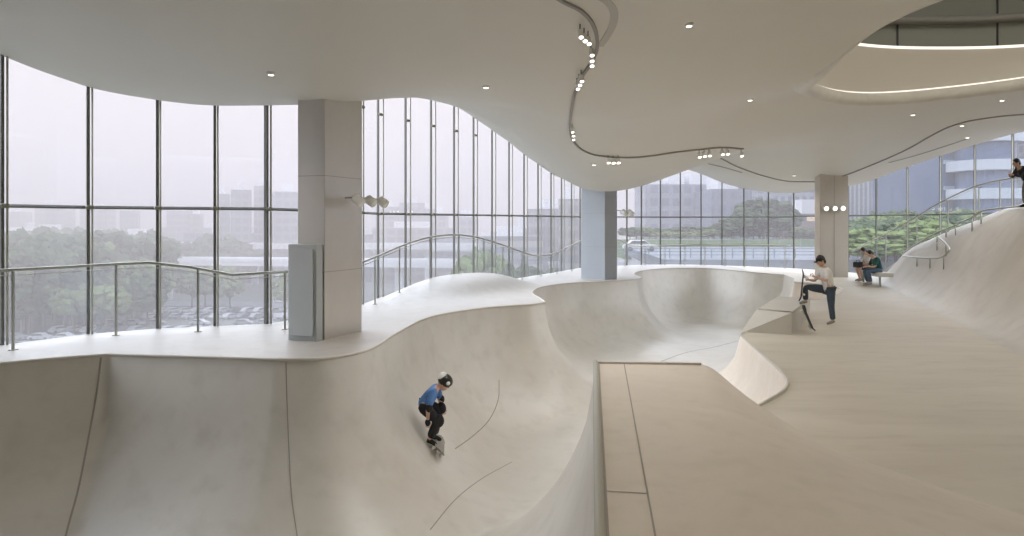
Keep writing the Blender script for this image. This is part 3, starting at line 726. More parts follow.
for k,(x,y) in enumerate([(1,-4),(5,-4),(9,-2),(.2,1.0),(.9,4.2),(1.4,7.4),(4.6,-.5),(11.5,2.5),(8.2,2.6)]):  # lamps added out of view to brighten the near ramp and floor
    z=float(Zc(x,y)[0]); t=empty('ceiling_downlight',(x,y,z),label='small round added downlight, out of view, lighting the near ramp and floor',cat='downlight',group='added downlights above the near floor')
    MB().lathe([(.09,.01),(.09,-.02),(.065,-.03)],(0,0,0),(0,0,1),16).build('trim_ring',M['white'],t)
    MB().lathe([(.055,-.034),(.055,-.031)],(0,0,0),(0,0,1),14).build('lamp_face',M['lamp'],t)
    l=bpy.data.lights.new('downlight_beam','SPOT'); l.energy=NEARW; l.color=(1,.93,.84); l.spot_size=2.4; l.spot_blend=1; l.shadow_soft_size=.3
    lo=bpy.data.objects.new('downlight_beam',l); col.objects.link(lo); lo.parent=t; lo.location=(0,0,-.06)
l=bpy.data.lights.new('void_fill_light','AREA'); l.shape='ELLIPSE'; l.size=6; l.size_y=6; l.energy=VOIDW; l.color=(1,.93,.82)  # unseen area lamp added inside the void to brighten the floor below
lo=bpy.data.objects.new('void_fill_light',l); col.objects.link(lo); lo.location=(VC[0],VC[1],ZC+6.05)
# ------------------------------------------------------------------ people
def skin(name,J,E,mat,parent=None,sub=1,roots=None,extra=None):
    """J: {key:(x,y,z,r)} or r=(rx,ry); E: list of chains of keys. returns an evaluated mesh object"""
    keys=list(J); idx={k:i for i,k in enumerate(keys)}; ed=set()
    for ch in E:
        for a,b in zip(ch[:-1],ch[1:]): ed.add(tuple(sorted((idx[a],idx[b]))))
    me=bpy.data.meshes.new(name); me.from_pydata([J[k][:3] for k in keys],list(ed),[]); o=bpy.data.objects.new(name,me); col.objects.link(o)
    s=o.modifiers.new('s','SKIN'); s.use_smooth_shade=True; s.use_x_symmetry=False
    sv=me.skin_vertices[0].data
    for k in keys:
        r=J[k][3]; sv[idx[k]].radius=(r,r) if not isinstance(r,tuple) else r
    # one root for each connected island
    seen=set(); adj={i:[] for i in range(len(keys))}
    for a,b in ed: adj[a].append(b); adj[b].append(a)
    for i in range(len(keys)):
        if i in seen: continue
        st=[i]; isl=[]
        while st:
            q=st.pop()
            if q in seen: continue
            seen.add(q); isl.append(q); st+=adj[q]
        sv[isl[0]].use_root=True
    u=o.modifiers.new('u','SUBSURF'); u.levels=sub; u.render_levels=sub
    dg=bpy.context.evaluated_depsgraph_get(); ev=o.evaluated_get(dg); m2=bpy.data.meshes.new_from_object(ev)
    if extra:
        bm=bmesh.new(); bm.from_mesh(m2); e2=bpy.data.meshes.new('e'); e2.from_pydata(extra.v,[],extra.f); bm.from_mesh(e2); bm.to_mesh(m2); bm.free(); bpy.data.meshes.remove(e2)
    bpy.data.objects.remove(o); m2.materials.clear(); m2.materials.append(mat)
    o=bpy.data.objects.new(name,m2); col.objects.link(o)
    for p in m2.polygons: p.use_smooth=True
    if parent: o.parent=parent
    return o
V3=Vector
def lim(a,b,t): return V3(a).lerp(V3(b),t)
M['skin']=principled('skin',(.62,.40,.30),.55); M['hair']=principled('black_hair',(.02,.017,.015),.5)
def head_geo(c,f,up,s=1.0):
    """head with nose, ears, brow and mouth. c centre, f facing"""
    f=V3(f).normalized(); up=V3(up); up=(up-f*up.dot(f)).normalized(); sd=up.cross(f)
    R=Matrix((f,sd,up)).transposed(); mb=MB(); c=V3(c)
    mb.ball(c,(.093*s,.074*s,.115*s),16,12,R)
    mb.ball(c+R@V3((.028,0,-.062))*s,(.058*s,.05*s,.052*s),12,8,R)     # jaw
    mb.ball(c+R@V3((.092,0,-.012))*s,(.018*s,.012*s,.026*s),8,6,R)     # nose
    mb.ball(c+R@V3((.082,0,-.062))*s,(.010*s,.024*s,.010*s),8,6,R)     # lips
    for q in(-1,1):
        mb.ball(c+R@V3((-.005,.076*q,-.01))*s,(.018*s,.010*s,.030*s),8,6,R)
        mb.ball(c+R@V3((.078,.030*q,.018))*s,(.014*s,.016*s,.008*s),8,6,R)
    return mb,R
def eyes(c,R,s,t):
    mb=MB()
    for q in(-1,1): mb.ball(V3(c)+R@V3((.088,.030*q,.008))*s,(.006*s,.012*s,.006*s),8,6,R)
    mb.build('eyes',M['hair'],t,True)
def hair(c,R,s,t,mat,back=.0,name='hair'):
    mb=MB(); c=V3(c)
    mb.ball(c+R@V3((-.018,0,.026))*s,(.098*s,.086*s,.108*s),16,10,R)
    mb.ball(c+R@V3((-.05,0,-.03-back))*s,(.060*s,.074*s,(.07+back)*s),12,8,R)
    return mb.build(name,mat,t,True)
def hand(J,E,tag_,w,d,side,curl=.5,s=1.0):
    """palm and five fingers from the wrist w along direction d; side = thumb direction"""
    w=V3(w); d=V3(d).normalized(); side=V3(side); side=(side-d*side.dot(d)).normalized(); n=d.cross(side)
    pal=w+d*.055*s; J[tag_+'p']=(*pal,(.026*s,.018*s)); E.append([tag_+'w',tag_+'p'])
    for i,(o_,L_) in enumerate([(.026,.075),(.009,.082),(-.009,.077),(-.025,.062)]):
        a=pal+side*o_*s+d*.012*s; b=a+(d*(1-curl*.3)+n*curl*.4)*L_*.45*s; c_=b+(d*(1-curl)+n*curl)*L_*.5*s
        for q,(pp,rr) in enumerate(((a,.0095),(b,.0085),(c_,.007))): J[tag_+'f%d%d'%(i,q)]=(*pp,rr*s)
        E.append([tag_+'f%d%d'%(i,q) for q in range(3)])
    a=w+d*.028*s+side*.018*s; b=a+(side*.8+d*.6)*.034*s; c_=b+(side*.25+d*.9+n*.3*curl)*.03*s
    for q,(pp,rr) in enumerate(((a,.0115),(b,.010),(c_,.008))): J[tag_+'t%d'%q]=(*pp,rr*s)
    E.append([tag_+'t%d'%q for q in range(3)])
def figure(label,loc,rz,joints,cols,headf,headup=(0,0,1),hs=1.0,sleeve='short',trs='long',haircut=True,thumb=(1,0,0),handdir=None,curl=.6,group=None,body_r=1.0,shoe=None):
    """joints in a local frame: x forward, y to the figure's left, z up. keys: hip,chest,neck,head,{l,r}{sh,el,wr,hp,kn,an,toe}"""
    t=empty('person',loc,rz,label=label,cat='person',group=group)
    j={k:V3(v) for k,v in joints.items()}
    J={};E=[]
    k_=body_r
    J['hip']=(*j['hip'],.09*k_); J['waist']=(*lim(j['hip'],j['chest'],.45),(.125*k_,.095*k_)); J['chest']=(*j['chest'],(.15*k_,.11*k_)); J['neck']=(*j['neck'],.052); J['hd']=(*lim(j['neck'],j['head'],.6),.05)
    E.append(['hip','waist','chest','neck','hd'])
    for s_ in 'lr':
        J[s_+'sh']=(*j[s_+'sh'],.056*k_); J[s_+'el']=(*j[s_+'el'],.040); J[s_+'w']=(*j[s_+'wr'],.026)
        J[s_+'ua']=(*lim(j[s_+'sh'],j[s_+'el'],.5),.046)
        J[s_+'hp']=(*j[s_+'hp'],.088*k_); J[s_+'th']=(*lim(j[s_+'hp'],j[s_+'kn'],.45),.078*k_); J[s_+'kn']=(*j[s_+'kn'],.056); J[s_+'cf']=(*lim(j[s_+'kn'],j[s_+'an'],.35),.054); J[s_+'an']=(*j[s_+'an'],.036)
        J[s_+'toe']=(*j[s_+'toe'],.034)
        E.append(['chest',s_+'sh',s_+'ua',s_+'el',s_+'w']); E.append(['hip',s_+'hp',s_+'th',s_+'kn',s_+'cf',s_+'an',s_+'toe'])
        dd=(handdir or {}).get(s_) or (j[s_+'wr']-j[s_+'el']); hand(J,E,s_,j[s_+'wr'],dd,thumb,curl)
    hg,R=head_geo(j['head'],headf,headup,hs)
    skin('body',J,E,M['skin'],t,1,extra=hg); eyes(j['head'],R,hs,t)
    # clothing
    JS={};ES=[]; up=1.16
    JS['hip']=(*lim(j['hip'],j['chest'],-.30),(.145*k_,.135*k_)); JS['waist']=(*J['waist'][:3],(.155*k_,.125*k_)); JS['chest']=(*J['chest'][:3],(.172*k_,.132*k_)); JS['neck']=(*lim(j['chest'],j['neck'],.72),.075)
    ES.append(['hip','waist','chest','neck'])
    for s_ in 'lr':
        JS[s_+'sh']=(*J[s_+'sh'][:3],.074*k_); JS[s_+'ua']=(*J[s_+'ua'][:3],.066)
        ch=['chest',s_+'sh',s_+'ua']
        JS[s_+'el']=(*lim(j[s_+'sh'],j[s_+'el'],.92 if sleeve=='short' else 1.0),.062 if sleeve=='short' else .055); ch.append(s_+'el')
        if sleeve=='long': JS[s_+'w']=(*lim(j[s_+'el'],j[s_+'wr'],.92),.042); ch.append(s_+'w')
        ES.append(ch)
    skin('jacket' if sleeve=='long' else 'shirt',JS,ES,cols['top'],t,1)
    JT={};ET=[]; JT['hip']=(*j['hip'],.10*k_); 
    for s_ in 'lr':
        JT[s_+'hp']=(*J[s_+'hp'][:3],.105*k_); JT[s_+'th']=(*J[s_+'th'][:3],.100*k_)
        if trs=='long':
            JT[s_+'kn']=(*J[s_+'kn'][:3],.082); JT[s_+'cf']=(*lim(j[s_+'kn'],j[s_+'an'],.5),.076); JT[s_+'an']=(*lim(j[s_+'kn'],j[s_+'an'],.93),.074); ET.append(['hip',s_+'hp',s_+'th',s_+'kn',s_+'cf',s_+'an'])
        else:
            JT[s_+'kn']=(*lim(j[s_+'hp'],j[s_+'kn'],.9),.088); ET.append(['hip',s_+'hp',s_+'th',s_+'kn'])
    skin('trousers' if trs=='long' else 'shorts',JT,ET,cols['legs'],t,1)
    for s_ in 'lr':
        a=j[s_+'an'];b=j[s_+'toe']; d=(b-a); dn_=d.normalized()
        q={'h':(*(a-dn_*.05+V3((0,0,-.015))),(.042,.045)),'m':(*lim(a,b,.5),(.046,.042)),'t':(*(b+dn_*.04),(.042,.030))}
        skin('shoe',q,[['h','m','t']],cols['shoe'],t,1)
    if haircut: hair(j['head'],R,hs,t,M['hair'])
    return t,j,R
def fwd(px,py,S,x0,y0): return ((x0-px)/S,(y0-py)/S)
# standing person in a white T-shirt, facing the bowl (forward = -X in the world)
tee=mottled('white_cotton',(.74,.72,.68),(.82,.80,.76),None,8,.85,.1); jean=mottled('dark_denim',(.055,.075,.10),(.085,.11,.14),None,10,.8,.2); shoem=principled('grey_suede_shoe',(.34,.32,.28),.8)
SY=18.65; S_=F/SY; bx_,by_=828,322.5
def Lp(px,py,y): a,z=fwd(px,py,S_,bx_,by_); return (a,y,z)
gx=(bx_-CX)/S_; gzz=gz(gx,SY); 
jm=dict(hip=Lp(829,288.5,0),chest=Lp(826,272,0),neck=Lp(823.3,264.3,0),head=Lp(820.6,259.6,0),
 lsh=Lp(825,269,.19),lel=Lp(822.5,279,.24),lwr=Lp(812.5,274.5,.10), rsh=Lp(824.5,269,-.19),rel=Lp(818.5,280,-.23),rwr=Lp(809.5,278.5,-.04),
 lhp=Lp(829,288.5,.10),lkn=Lp(829.2,304.5,.12),lan=Lp(831,319,.12),ltoe=Lp(825.8,321.2,.14),
 rhp=Lp(829,288.5,-.10),rkn=Lp(807.5,286,-.14),ran=Lp(808.2,300.5,-.16),rtoe=Lp(803.5,302,-.18))
pm,j_,R_=figure('person in a white T-shirt, dark jeans and black cap, one foot up on the ledge',(gx,SY,gzz),PI,jm,dict(top=tee,legs=jean,shoe=shoem),(.85,.12,-.45),(.3,0,1),1.12,body_r=1.12,thumb=(0,0,1),curl=.8)
capm=principled('black_cap_cloth',(.02,.02,.022),.8); c_=V3(jm['head'])
mb=MB(); mb.ball(c_+R_@V3((-.008,0,.055)),(.108,.094,.078),16,8,R_); mb.ball(c_+R_@V3((.112,0,.045)),(.062,.070,.012),12,6,R_); mb.build('cap',capm,pm,True)
for nm in ('necklace',):pass
# skateboards
def skateboard(name,label,M4,deckm,wheelm,group=None):
    t=empty(name,label=label,cat='skateboard',group=group); t.matrix_world=M4
    n=14; vs=[];fs=[]
    for i in range(n+1):
        x=-.40+.80*i/n; e=max(0,abs(x)-.27)/.13; z=.045*e**1.6; w_=.10*math.sqrt(max(0.02,1-max(0,(abs(x)-.30)/.10)**2.2))
        for y,dz in ((-w_,.012),(0,0),(w_,.012)): vs+=[(x,y,z+dz),(x,y,z+dz+.011)]
    for i in range(n):
        o=6*i
        for a in (0,2): fs+=[(o+a+1,o+a+3,o+a+9,o+a+7),(o+a,o+a+6,o+a+8,o+a+2)]
        fs+=[(o,o+1,o+7,o+6),(o+4,o+10,o+11,o+5)]
    fs+=[(0,2,3,1),(2,4,5,3),(6*n,6*n+1,6*n+3,6*n+2),(6*n+2,6*n+3,6*n+5,6*n+4)]
    MB().add(vs,fs).build('deck',deckm,t)
    for x in (-.22,.22):
        tr=MB().box((x,0,-.018),(.07,.05,.035)).tube([(x,-.09,-.035),(x,.09,-.035)],.009,6).build('truck',M['steel'],t)
        for y in (-.085,.085): MB().lathe([(.022,-.017),(.027,-.01),(.027,.01),(.022,.017)],(x,y,-.037),(0,1,0),12).build('wheel',wheelm,tr,True)
    return t
grip=principled('black_griptape',(.025,.025,.027),.9); wwheel=principled('urethane_wheel',(.75,.70,.60),.5)
def basis(o,x,z):
    x=V3(x).normalized(); z=V3(z); z=(z-x*z.dot(x)).normalized(); y=z.cross(x); m=Matrix((x,y,z)).transposed().to_4x4(); m.translation=V3(o); return m
# held upright by the standing person, tail on the ledge
hb=V3(PY(804.2,285.5,18.72)); skateboard('skateboard','skateboard held upright on the ledge by the standing person',basis(hb+V3((-.02,.03,0)),(.10,0,1),(-1,.25,.05)),grip,wwheel)
# leaning against the end of the ledge
la=V3(PY(798.6,304,17.75)); lb_=V3(PY(811,338.5,17.0)); lb_.z=gz(lb_.x,lb_.y)+.03
skateboard('skateboard','skateboard leaning on edge against the end of the ledge block',basis((la+lb_)/2+V3((.05,-.03,0)),(la-lb_),(.75,-.5,.45)),grip,wwheel)
# skater in the bowl, facing right (forward=+X)
blue=mottled('blue_jersey',(.10,.22,.52),(.14,.29,.62),None,8,.8,.2); blk=principled('black_cloth',(.018,.018,.02),.85)
ft_=pix_ground(434,449); SK=F/ft_.y; bx_,by_=433.5,448
def Ls(px,py,y): return ((px-bx_)/SK,y,(by_-py)/SK+.10)
js=dict(hip=Ls(423.5,411,0),chest=Ls(430.5,398,0),neck=Ls(437.5,392.5,0),head=Ls(443.8,388.3,0),
 rsh=Ls(434,395.5,-.17),rel=Ls(429,410,-.22),rwr=Ls(428.5,423,-.17), lsh=Ls(435,395,.16),lel=Ls(438,408,.24),lwr=Ls(441,416,.16),
 rhp=Ls(424,411.5,-.09),rkn=Ls(438,424,-.13),ran=Ls(429.5,438.5,-.10),rtoe=Ls(434.8,443.2,-.12),
 lhp=Ls(424,411,.09),lkn=Ls(438.5,416,.14),lan=Ls(432.5,434.5,.12),ltoe=Ls(438,440,.14))
for k_ in ('ran','lan'): js[k_]=(js[k_][0],js[k_][1],max(.15,js[k_][2]*.0+.165))
for k_ in ('rtoe','ltoe'): js[k_]=(js[k_][0],js[k_][1],.118)
ps,j_,R_=figure('crouching skater in blue jersey, black trousers and black and white helmet',(ft_.x,ft_.y,ft_.z),0,js,dict(top=blue,legs=blk,shoe=blk),(.8,0,-.6),(.55,0,.85),1.0,haircut=False,thumb=(1,0,0),curl=.5)
c_=V3(js['head'])
hm=principled('black_helmet',(.02,.02,.02),.3); hw_=principled('white_helmet_panel',(.85,.85,.83),.4)
mb=MB(); mb.ball(c_+R_@V3((-.012,0,.045)),(.128,.112,.105),18,12,R_); mb.build('helmet',hm,ps,True)
mb=MB(); mb.ball(c_+R_@V3((-.075,0,.062)),(.078,.095,.085),14,8,R_); mb.ball(c_+R_@V3((.045,-.085,.05)),(.034,.034,.034),10,8,R_); mb.build('helmet_panel',hw_,ps,True)
for nm,k_,r_ in (('elbow_pad','rel',.062),('elbow_pad','lel',.062),('knee_pad','rkn',.092),('knee_pad','lkn',.092)):
    MB().ball(V3(js[k_])+V3((.02,0,0)),(r_*.9,r_*.8,r_*1.15),12,8).build(nm,blk,ps,True)
for k_ in ('rwr','lwr'): MB().ball(V3(js[k_])+V3((0,0,-.03)),(.045,.04,.06),10,8).build('wrist_guard',blk,ps,True)
nn=bvh.find_nearest(ft_)[1]
skateboard('skateboard','skateboard under the feet of the crouching skater in the bowl',basis(V3((ft_.x,ft_.y,ft_.z))+nn*.066+V3((.03,0,0)),(-.08,1,0),nn),principled('pale_board',(.30,.28,.25),.6),wwheel)
# seated pair at the foot of the bank, facing left (forward=-X)
SY2=26.0; S2=F/SY2
def seated(label,px0,pyf,yw,top,legs,sleeve,trs,shoe,lean,cols_extra=None,dx=0):
    S=F/yw; gx=(px0-CX)/S; gg=gz(gx,yw); 
    s=.435
    j=dict(hip=(0,0,s+.08),chest=(.10+lean,0,s+.42),neck=(.18+lean*1.4,0,s+.56),head=(.27+lean*1.6,0,s+.66),
     lsh=(.12+lean,.17,s+.48),lel=(.22+lean,.22,s+.22),lwr=(.42+lean,.10,s+.22),rsh=(.12+lean,-.17,s+.48),rel=(.22+lean,-.22,s+.22),rwr=(.42+lean,-.08,s+.20),
     lhp=(.02,.10,s+.08),lkn=(.46,.14,s+.08),lan=(.36,.13,.10),ltoe=(.50,.14,.05),rhp=(.02,-.10,s+.08),rkn=(.46,-.13,s+.07),ran=(.33,-.12,.10),rtoe=(.47,-.13,.05))
    return figure(label,(gx,yw,gg),PI,j,dict(top=top,legs=legs,shoe=shoe),(.8,0,-.6),(.5,0,.9),1.0,sleeve=sleeve,trs=trs,thumb=(0,0,1)),j,(gx,yw,gg)
grn=mottled('dark_green_shirt',(.025,.085,.075),(.04,.115,.10),None,8,.8,.2); wht=principled('pale_shirt',(.62,.58,.52),.85)
seated('seated person in dark green top and jeans, bent over at the bank',879.5,283.5,25.95,grn,mottled('blue_denim',(.07,.11,.16),(.10,.15,.20),None,9,.8,.2),'short','long',shoem,.03)
r2=seated('seated person in a pale shirt and black shorts just behind the green-topped one',870.8,281,26.9,wht,blk,'short','short',shoem,-.01)
bg_=r2[2]; bgt=empty('shoulder_bag',(bg_[0]-.48,bg_[1]-.05,bg_[2]+.50),.2,label='small black bag on the knees of the seated person in the pale shirt',cat='bag')
MB().box((0,0,.11),(.20,.30,.20)).build('bag_body',blk,bgt,bevel=.03); MB().tube([(0,-.1,.2),(0,-.06,.27),(0,.06,.27),(0,.1,.2)],.01,6).build('handle',blk,bgt)
# person leaning on the terrace rail, cut by the frame edge
Yl=20.6; S=F/Yl; xl=(1029-CX)/S; gl=gz(xl,Yl)
zt=ZC-(HY-0)/F*0
jl=dict(hip=(0,0,.78),chest=(.20,0,1.10),neck=(.29,0,1.20),head=(.36,0,1.31),lsh=(.22,.17,1.14),lel=(.36,.22,.92),lwr=(.50,.08,.96),rsh=(.22,-.17,1.14),rel=(.36,-.22,.92),rwr=(.50,-.06,.95),
 lhp=(0,.09,.78),lkn=(.03,.10,.42),lan=(-.02,.10,.09),ltoe=(.11,.11,.05),rhp=(0,-.09,.78),rkn=(.06,-.10,.42),ran=(.04,-.10,.09),rtoe=(.17,-.11,.05))
jl={k:(v[0]*.9,v[1]*.9,v[2]*.93) for k,v in jl.items()}
figure('person in black jacket and grey trousers leaning on the terrace rail',(xl,Yl,gl),PI-.1,jl,dict(top=blk,legs=principled('grey_trousers',(.16,.16,.14),.85),shoe=blk),(.9,0,-.3),(.2,0,1),.95,sleeve='long',thumb=(0,0,1))
# ------------------------------------------------------------------ outside: city beyond the glass
ZG=ZC-24.0
facade0=facade
def facade(n,w_,g_,*a,**k): return facade0(n,tuple(c*.42 for c in w_),tuple(c*.42 for c in g_),*a,**k)
M['ground']=mottled('city_ground',(.14,.145,.135),(.18,.18,.17),(.10,.13,.085),.02,.9,.1)
M['asphalt']=mottled('road_asphalt',(.17,.18,.20),(.21,.22,.24),None,.1,.8,.2)
M['concrete_far']=principled('viaduct_concrete',(.58,.59,.62),.8)
M['leaf_a']=mottled('leaf_deep',(.035,.06,.03),(.075,.105,.05),(.02,.035,.02),.9,.9,.1)
M['leaf_b']=mottled('leaf_bright',(.09,.13,.045),(.17,.21,.085),(.06,.09,.035),.9,.9,.1)
M['bark']=principled('bark',(.12,.09,.07),.9)
M['lawn']=mottled('lawn_grass',(.10,.15,.055),(.15,.20,.08),None,.2,.95,.05)
BW=[facade('pale_block_facade',(.52,.50,.50),(.30,.33,.38),3.4,3.2),facade('grey_block_facade',(.40,.41,.44),(.22,.26,.32),3.0,3.3),facade('warm_block_facade',(.50,.44,.41),(.28,.29,.32),4.0,3.1)]
def block(name,label,cat,x,y,w_,d,h,mat,rz=0,crown=None,group=None,podium=None,z0=None):
    """building with a stepped roof; x,y centre"""
    z0=ZG if z0 is None else z0
    t=empty(name,(x,y,z0),rz,label=label,cat=cat,group=group)
    mb=MB().prism([(-w_/2,-d/2),(w_/2,-d/2),(w_/2,d/2),(-w_/2,d/2)],0,h); mb.build('tower_body',mat,t)
    cr=MB()
    for (a,b,c_,dd,hh) in (crown or [(0,0,w_*.45,d*.5,h*.05+1.5)]): cr.box((a,b,h+hh/2),(c_,dd,hh))
    cr.build('roof_plant',M['concrete_far'],t)
    if podium: MB().box((0,0,podium/2),(w_*1.4,d*1.3,podium)).build('podium',M['concrete_far'],t)
    return t
def at_px(px,Y): return (px-CX)/F*Y
def hgt(py,Y): return (HY-py)/F*Y+24.0
# skyline seen through the near bays
sk=[(12,28,212,1000,0),(50,22,206,950,1),(67,14,209,1000,2),(98,26,209,1000,0),(130,16,211,980,1),(180,24,211,950,0),(196,12,214,900,2),
    (222,14,194,760,1),(241,19,190,740,1),(262,13,186,760,0),(270,9,194,800,2),(287,26,192,720,1),
    (388,22,207,900,2),(412,24,203,880,0),(424,20,209,900,1),(440,16,214,800,2),(466,20,217,760,0),(548,34,209,520,1),(570,22,199,470,0),(586,26,207,480,2)]
dn=['pale','grey','brownish']
for k,(px,wp,py,Y,m_) in enumerate(sk):
    Y=Y*.42
    w_=wp/F*Y
    side='beyond the nearest window bays' if px<300 else 'behind the wavy railing'
    lab='hazy %s %s tower on the skyline %s, %s'%(dn[m_],'broad' if wp>20 else 'slim',side,['tallest there','low in the haze','half lost in haze'][0 if py<192 else 1 if py>208 else 2])
    block('tower_block',lab,'building',at_px(px,Y),Y,w_,w_*.7,hgt(py,Y),BW[m_],.2*(k%3),group='skyline towers: '+lab)
# low city fabric far away
for k in range(70):
    Y=random.uniform(300,620); px=random.uniform(-30,600); w_=random.uniform(14,42)
    lab='low hazy pale city block far beyond the viaducts'
    block('city_block',lab,'building',at_px(px,Y),Y,w_,w_*.5,random.uniform(9,22.5),BW[k%3],random.uniform(-.4,.4),group='low blocks of the distant city')
# mid-distance slabs behind the wavy railing
for px,wp,py,Y,lab in [(535,70,228,230,'long low slab with pale horizontal bands behind the wavy railing'),(510,60,236,200,'low white-banded building nearest the round tree'),(560,50,221,300,'taller banded slab just beside the slim column')]:
    w_=wp/F*Y; t=block('slab_building',lab,'building',at_px(px,Y),Y,w_,12,hgt(py,Y),facade('banded_facade_%d'%px,(.66,.65,.64),(.34,.37,.42),3,3.0,.3,.55,hor=True),.1)
# right hand side buildings
fa=facade('stepped_block_facade',(.50,.54,.66),(.34,.38,.50),2.6,3.0,.35,.4)
Y=185
t=block('stepped_tower','big hazy stepped apartment tower in the gap of the ceiling','building',at_px(672,Y),Y,64/F*Y,16,hgt(186,Y),fa,0,[(-5.5,0,5,10,hgt(180,Y)-hgt(186,Y)),(0,0,3.6,10,hgt(176,Y)-hgt(186,Y)),(5.5,0,5,10,hgt(175,Y)-hgt(186,Y))])
block('slab_block','flat-topped hazy slab block beside the stepped tower','building',at_px(722,172),172,44/F*172,20,hgt(191,172),facade('plain_slab_facade',(.42,.47,.60),(.33,.38,.50),2.4,3.1,.45,.45),0)
block('pale_office','pale ribbed office block directly left of the beige column','building',at_px(783,165),165,72/F*165,16,hgt(150,165),facade('ribbed_office_facade',(.66,.70,.82),(.33,.40,.55),1.5,3.3,.45,.22),0)
block('low_annex','low brownish annex with a lit storey behind the parked car','building',at_px(806,150),150,40/F*150,10,hgt(214,150),facade('annex_facade',(.50,.40,.36),(.30,.30,.34),2.2,2.6,.4,.4),0)
MB().box((0,-5.1,hgt(219,150)),(3.6,.1,.9)).build('lit_storey',emitter('annex_lights',(1,.80,.62),.8),bpy.data.objects['low_annex'])
ft=principled('dark_tower_glass',(.04,.08,.16),.35,.1)
fw=facade('white_fin_facade',(.72,.74,.78),(.22,.27,.36),1.7,60,.40,.0)
block('finned_tower','white vertical-finned tower beyond the shrubs beside the beige column','building',at_px(884,150),150,56/F*150,18,90,fw,.05)
# dark ribbon tower
def ribbon_tower(x,y,w_,d,h,lab,label_n):
    t=empty('office_tower',(x,y,ZG),.0,label=lab,cat='building')
    MB().box((0,0,h/2),(w_,d,h)).build('tower_body',ft,t)
    r=MB(); z=6
    wh=principled('ribbon_white',(.19,.25,.33),.5)
    while z<h: r.box((-w_*.08,-d/2-.25,z),(w_*.80,.5,.55)); z+=3.9
    r.build('ribbon_band',wh,t); return t
ribbon_tower(at_px(935,125),125,62/F*125,22,80,'dark blue glass tower with pale horizontal ribbons','a')
# rounded balcony corner tower
BAL=principled('balcony_white',(.30,.34,.39),.5)
def round_tower():
    Y=112; x=at_px(985,Y); t=empty('balcony_tower',(x,Y,ZG),label='dark tower whose rounded white balconies stack up one side',cat='building')
    h=80; n=20; r=4.2
    MB().prism([(r*math.cos(a*2*PI/n)*.9,r*math.sin(a*2*PI/n)) for a in range(n)],0,h).build('tower_body',ft,t)
    z=3; k=0
    while z<h:
        MB().prism([(r*1.22*math.cos(a*2*PI/n),r*1.22*math.sin(a*2*PI/n)) for a in range(n)],z,z+1.5).build('balcony',BAL,t); z+=4.1
round_tower()
block('glass_tower','light blue gridded glass tower at the edge of the view','building',at_px(1030,140),140,48/F*140,20,85,facade('blue_grid_facade',(.50,.58,.68),(.22,.32,.46),1.6,1.9,.25,.35,.3),0)
# ground, streets, viaducts
def plate(name,pts,z,mat,th=.3,**k):
    o=MB().prism(pts,z-th,z).build(name,mat); tag(o,**k); return o
plate('ground',[(-1400,36),(1400,36),(1400,2600),(-1400,2600)],ZG,M['ground'],kind='structure')
plate('lawn',[(-700,60),(-10,60),(-10,-40),(-700,-40)][::-1],ZG+.05,M['ground'],kind='structure')
def road_band(name,x0,y0,x1,y1,w_,z,mat,label,piers=True,rail=True,cat='viaduct'):
    a=Vector((x0,y0,0));b=Vector((x1,y1,0));d=(b-a).normalized();s_=Vector((-d.y,d.x,0))*w_/2
    t=empty(name,((x0+x1)/2,(y0+y1)/2,z),label=label,cat=cat); 
    rel(MB().prism([tuple((a+s_)[:2]),tuple((a-s_)[:2]),tuple((b-s_)[:2]),tuple((b+s_)[:2])],z-1.2,z),t).build('road_deck',mat,t)
    if rail:
        for sg_ in (1,-1):
            p=a+s_*sg_; q=b+s_*sg_
            rel(MB().box(((p.x+q.x)/2,(p.y+q.y)/2,z+.5),((b-a).length,.3,1.0),math.atan2(d.y,d.x)),t).build('parapet',M['concrete_far'],t)
    if piers:
        n=int((b-a).length/35)
        for k in range(n):
            p=a.lerp(b,(k+.5)/n); rel(MB().prism([(p.x-1.2,p.y-1.2),(p.x+1.2,p.y-1.2),(p.x+1.2,p.y+1.2),(p.x-1.2,p.y+1.2)],ZG,z-1.2),t).build('pier',M['concrete_far'],t)
    return t
road_band('viaduct',-420,440,60,380,20,ZC-8,M['concrete_far'],'broad pale viaduct crossing the hazy distance')
road_band('viaduct',-330,330,90,280,13,ZC-8.5,M['concrete_far'],'middle viaduct running below the skyline')
road_band('viaduct',-240,262,60,212,11,ZC-11.5,M['concrete_far'],'nearest viaduct crossing low before the round clump of trees')
road_band('road',-200,232,-20,222,14,ZG+.3,M['asphalt'],'pale road above the rows of parked cars',False,False,'road')
road_band('road',-60,205,40,150,12,ZG+.4,M['asphalt'],'pale street below the wavy railing',False,False,'road')
road_band('road',-70,150,20,120,9,ZG+.4,M['asphalt'],'street lane nearest the wavy railing',False,False,'road')
# raised road beyond the far window wall
tr_=road_band('raised_road',17,105,240,92,56,ZC-3.6,M['asphalt'],'wide raised road beyond the far window wall',False,False,'road')
rel(MB().box((133,106,ZC-14),(228,40,18)),tr_).build('embankment',M['concrete_far'],tr_)
FM=principled('fence_grey',(.16,.19,.22),.7)
def fence(y,x0,x1,z,label,hh=1.1,step=1.6):
    t=empty('road_fence',((x0+x1)/2,y,z),label=label,cat='fence')
    m=MB()
    for k in (.35,.7,1.0): m.box((0,0,hh*k),(x1-x0,.06,.07))
    m.build('fence_rail',FM,t); m=MB(); x=x0
    while x<x1: m.box((x-(x0+x1)/2,0,hh/2),(.09,.09,hh)); x+=step
    m.build('fence_post',FM,t)
fence(118,16,70,ZC-3.6,'low pale road fence on the far side of the raised road')
fence(80,10,60,ZC-3.6,'low pale road fence on the near side of the raised road',1.0,2.2)
plate('lawn_strip',[(18,121),(120,121),(120,131),(18,131)],ZC-2.6,M['lawn'],3,label='strip of bright grass behind the raised road',cat='lawn')
